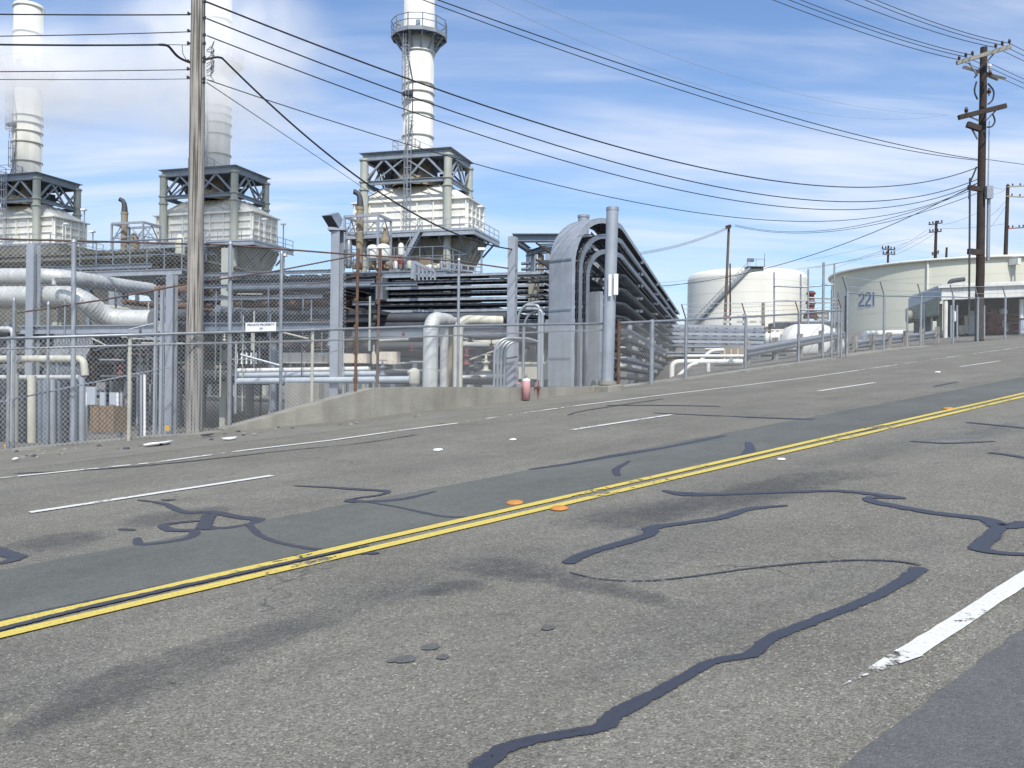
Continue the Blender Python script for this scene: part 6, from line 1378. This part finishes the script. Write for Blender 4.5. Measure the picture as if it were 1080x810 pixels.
# shelter with white canopy
YS = 62
e = empty('shelter', at(1040, 360, YS), 'open-sided equipment shelter with white canopy roof in front of tank 221', 'shelter')
A = at(993, 316, YS); B = at(1110, 310, YS); zf = at(995, 317, YS).z; zr = at(995, 301, YS).z; A = V((A.x, A.y, zf)); Bx = V((at(1130, 316, YS-2).x, YS-4, zf)); d = (Bx-A).normalized(); n = V((-d.y, d.x, 0)); back = n*9
b = MB(); b.box((A+Bx)/2+UP*(zr-zf)*.42, (Bx-A).length, .12, (zr-zf)*.75, d, n); b.build('fascia', 'white', e)
b = MB(); b.box((A+Bx)/2+UP*(zr-zf)*.9-n*.1, (Bx-A).length+.4, .3, (zr-zf)*.18, d, n); b.build('gutter', 'white', e)
b = MB(); o4 = [A-n*.2, Bx-n*.2, Bx+back, A+back-d*2.5]; b.hexa([p+UP*(zr-zf)*.98 for p in o4], [p+UP*((zr-zf)*1.06+(.1 if i > 1 else 0)) for i, p in enumerate(o4)]); b.build('roof', 'white', e)
b = MB(); g0 = A-d*.05; g1 = A+back-d*2.6; b.hexa([g0, g0+d*.1, g1+d*.1, g1], [g0+UP*(zr-zf)*.97, g0+d*.1+UP*(zr-zf)*.97, g1+d*.1+UP*(zr-zf)*.97, g1+UP*(zr-zf)*.97]); b.build('gable', 'ltblue', e)
for px, D, r in ((997.5, YS, .14), (1077.5, YS-1.5, .14)): T = at(px, 316, D); b = MB(); b.tube([V((T.x, T.y, T.z-3.6)), V((T.x, T.y, zf))], r, 12); b.build('post', 'white', e)
for t in (.3, .85): q = A+back*.95+d*((Bx-A).length*t); b = MB(); b.tube([q-UP*3.2, q], .1, 8); b.build('post', 'galv', e)
b = MB(); q0 = A+n*5.5-UP*1.3; q1 = Bx+n*5.5-UP*1.3; b.box((q0+q1)/2, (q1-q0).length, .2, 4.6, d, n); b.build('rear_wall', 'woodd', e)  # dark brown, so the shade inside the shelter is put into its colour
b = MB(); q = at(1001, 298, YS+2); b.tube(route([q-UP*.6, q+UP*.1, q+V((1.1, 0, .25))], .4, 5), .16, 8); b.build('roof_vent', 'steel_d', e)
# lean-to at left of the shelter
q0 = at(955, 326, 66); q1 = at(990, 313, 61)
le = empty('lean_to', at(965, 357, 64), 'grey-green louvred lean-to attached left of the white shelter', 'shed')
b = MB(); b.hexa([q0-UP*.9, q1-UP*1.2, q1+n*3-UP*1.2, q0+n*3-UP*.9], [q0, q1, q1+n*3, q0+n*3]); b.build('louvre', 'trim', le)
b = MB(); b.box((q0+q1)/2+n*2-UP*2.4, 2.6, 1.5, 3.0, (q1-q0).normalized(), n); b.build('back_panel', 'steel_d', le)
P = at(966, 333, 65); b = MB(); b.tube([P-EX*.6, P+EX*1.6], .4, 16); b.build('duct', 'hop', le)
for px in (957, 975, 983): T = at(px, 326-(px-957)*.3, 63); b = MB(); b.tube([T-UP*2.6, T], .07, 8); b.build('post', 'galv', le)
# equipment in the shelter
def eq(px0, px1, py0, py1, D, dep, m, name, label, cat, bev=.05): return boxthing2(px0, px1, py0, py1, D, dep, m, name, label, cat, bev)
def boxthing2(px0, px1, py0, py1, D, depth, m, name, label, cat, bev):
    A = at(px0, py1, D); B = at(px1, py1, D); T = at((px0+px1)/2, py0, D); w = (B-A).length; h = T.z-(A.z+B.z)/2; c = (A+B)/2; e = empty(name, V((c.x, c.y, c.z)), label, cat)
    b = MB(); b.box(c+n*depth/2+UP*h/2, w, depth, h, d, n); b.build('body', m, e, bevel=bev); b = MB(); b.box(c+UP*h*.6-n*.02, w*.7, .04, h*.5, d, n); b.build('door', m, e); b = MB(); b.box(c+n*depth/2+UP*(h+.05), w*1.06, depth*1.05, .1, d, n); b.build('top', 'steel_d', e); return e
eq(1004, 1008, 328, 339, 60.5, .3, 'signw', 'meter_box', 'small white meter box on the post row at the front of the shelter', 'box')
eq(1011, 1017, 343, 353, 64, .6, 'cream', 'cabinet', 'beige low cabinet in the shelter left of the dark pole', 'cabinet')
eq(1017, 1021, 333, 352, 64.2, .6, 'cream', 'cabinet', 'tall beige cabinet in the shelter left of the dark pole', 'cabinet')
eq(1021.5, 1028, 328, 353, 64.2, .8, 'ltblue', 'cabinet', 'tall pale blue cabinet right behind the conduit of the dark pole', 'cabinet')
eq(988, 993, 322, 355, 63.5, .8, 'trim', 'cabinet', 'dull upright cabinet at the left front corner of the shelter', 'cabinet')
eq(1077, 1090, 337, 352, 58, 1, 'ltblue', 'cabinet', 'pale cabinet at the right edge of the photo in the shelter', 'cabinet')
for i, (px, py0, py1, r, m) in enumerate(((1046, 326, 352, .5, 'maroon'), (1052, 330, 352, .45, 'maroon'), (1058, 325, 350, .35, 'signw'), (1066, 343, 352, .45, 'maroon'), (1072, 342, 351, .4, 'red'))):
    B = at(px, py1, 64.8); T = at(px, py0, 64.8); h = T.z-B.z; ee = empty('pump', B, ['dark maroon pump tower directly right of the dark pole', 'second maroon pump tower in the shelter', 'slim white pump column between the red machines', 'low maroon pump at the right side of the shelter', 'rightmost faded red pump in the shelter'][i], 'pump')
    b = MB(); b.lathe(B, [(.001, 0), (r, 0), (r, h*.3), (r*.6, h*.4), (r*.6, h*.7), (r*.85, h*.75), (r*.8, h*.92), (.001, h)], 14); b.build('body', m, ee); b = MB(); b.tube([B+UP*h*.35-d*r*1.3, B+UP*h*.35+d*r*1.3], r*.28, 10); b.build('flange_pipe', m, ee)
    for s_ in (-1, 1): b = MB(); b.tube([B+UP*h*.35+d*r*1.3*s_, B+UP*h*.35+d*(r*1.3+.08)*s_], r*.42, 10); b.build('flange', 'steel_l', ee)
for k in range(4): A = at(1040+k*3, 333+k*4, 65); pipe([A-d*2, A+d*2.5], .1, ['maroon', 'rust', 'red', 'maroon'][k], 'dark red pipe running across inside the shelter', 'red pipes inside the shelter', 8)
# thin posts at the front of the shelter
for i, px in enumerate((1003, 1009.5, 1038)): b = MB(); b.tube([at(px, 357, 57), at(px, 322, 57)], .06, 8); b.build('thin_post', 'galv', None, 'thin galvanised post in front of the shelter', 'post', 'thin posts in front of the shelter')
eq(890.5, 894, 314, 350, 52, .3, 'steel_d', 'electrical_cabinet', 'narrow dark upright cabinet at the left gate posts of tank 221', 'panel')

# ------------------------------------------------------------------ litter on the shoulder
def scrap(px, py, sx, sy, m, label, cat='litter', group=None, name='litter'):
    P = rpx(px, py); a = random.uniform(0, 3); b = MB(); n_ = 7; vs = []
    for k in range(n_): t = 2*math.pi*k/n_; vs.append(P+RN*.03+RD*math.cos(t)*sx*random.uniform(.7, 1.1)+RP*math.sin(t)*sy*random.uniform(.7, 1.1)+UP*random.uniform(0, .03))
    b.add(vs+[v+UP*.006 for v in vs]+[P+RN*.06], [(k, (k+1) % n_, n_+(k+1) % n_, n_+k) for k in range(n_)]+[(n_+k, n_+(k+1) % n_, 2*n_) for k in range(n_)]+[tuple(range(n_))[::-1]])
    b.build(name, m, None, label, cat, group)
scrap(167, 470.5, .22, .12, 'paper', 'flattened white paper sheet on the shoulder left of the grey wooden pole')
scrap(220, 461.5, .13, .06, 'black', 'flat black scrap at the foot of the grey wooden pole')
scrap(242, 465, .12, .05, 'paper', 'pale scrap right of the grey wooden pole base')
scrap(16, 487, .05, .04, 'paper', 'small white scrap on the shoulder near the left photo edge')
for k in range(90):
    px = rnd.choice([rnd.uniform(0, 240), rnd.uniform(0, 420)]); P = fence_pt(px)-RP*rnd.uniform(.05, 1.3); s_ = rnd.uniform(.01, .045); b = MB(); c = P+UP*s_*.4; n_ = 6
    b.lathe(c-UP*s_*.4, [(.001, 0), (s_, s_*.2), (s_*.8, s_*.7), (.001, s_*.9)], 6, False); 
    for i in range(len(b.v)): b.v[i] += V((rnd.uniform(-.3, .3), rnd.uniform(-.3, .3), rnd.uniform(-.2, .2)))*s_
    b.build('pebble', rnd.choice(['concd', 'conc', 'concd', 'plantground', 'steel_d']), None, 'small stone or clod of debris on the shoulder below the fence', 'debris', 'stones and debris along the shoulder')

# ------------------------------------------------------------------ steam
def steam(name, c, s, dens, label, nsc, seed):
    me = bpy.data.meshes.new(name); bm = bmesh.new(); bmesh.ops.create_icosphere(bm, subdivisions=4, radius=1); bm.to_mesh(me); bm.free()
    o = bpy.data.objects.new(name, me); COL.objects.link(o); o.location = c; o.scale = s; tag(o, label, 'steam', None, 'stuff')
    m = bpy.data.materials.new('steam_vapour'); m.use_nodes = True; nt = m.node_tree; nt.nodes.clear(); L = nt.links.new
    out = nt.nodes.new('ShaderNodeOutputMaterial'); pv = nt.nodes.new('ShaderNodeVolumePrincipled'); pv.inputs['Color'].default_value = (1, 1, 1, 1); pv.inputs['Anisotropy'].default_value = -.15
    tc = nt.nodes.new('ShaderNodeTexCoord'); ln = nt.nodes.new('ShaderNodeVectorMath'); ln.operation = 'LENGTH'; L(tc.outputs['Object'], ln.inputs[0])
    fall = nt.nodes.new('ShaderNodeMapRange'); fall.inputs[1].default_value = 1.0; fall.inputs[2].default_value = .0; fall.interpolation_type = 'SMOOTHSTEP'; fall.inputs[3].default_value = 0; fall.inputs[4].default_value = 1; L(ln.outputs['Value'], fall.inputs[0])
    nz = nt.nodes.new('ShaderNodeTexNoise'); nz.inputs['Scale'].default_value = nsc; nz.inputs['Detail'].default_value = 7; nz.inputs['Distortion'].default_value = 1.1
    mp = nt.nodes.new('ShaderNodeMapping'); mp.inputs['Location'].default_value = (seed, seed*2, 0); L(tc.outputs['Object'], mp.inputs[0]); L(mp.outputs[0], nz.inputs['Vector'])
    mr = nt.nodes.new('ShaderNodeMapRange'); mr.inputs[1].default_value = .38; mr.inputs[2].default_value = .66; mr.inputs[3].default_value = .06; mr.inputs[4].default_value = 1; L(nz.outputs[0], mr.inputs[0])
    a = nt.nodes.new('ShaderNodeMath'); a.operation = 'MULTIPLY'; L(fall.outputs[0], a.inputs[0]); L(mr.outputs[0], a.inputs[1])
    b_ = nt.nodes.new('ShaderNodeMath'); b_.operation = 'MULTIPLY'; L(a.outputs[0], b_.inputs[0]); b_.inputs[1].default_value = dens; L(b_.outputs[0], pv.inputs['Density'])
    L(pv.outputs[0], out.inputs['Volume']); me.materials.append(m)
Pm = at(228, 62, 93); steam('steam', Pm, (15, 5, 13), .8, 'thin white steam drifting over the middle stack', 2.2, 3)
Pm = at(40, 80, 97); steam('steam', Pm, (17, 5, 8), .85, 'thin white steam band crossing the left stack', 1.8, 7)
Pm = at(130, 40, 110); steam('steam', Pm, (34, 6, 15), .09, 'wide faint veil of steam high behind the stacks', 1.4, 11)
SC.cycles.volume_step_rate = 2; SC.cycles.volume_max_steps = 96; SC.cycles.volume_bounces = 8; SC.cycles.max_bounces = 12; SC.cycles.transparent_max_bounces = 16
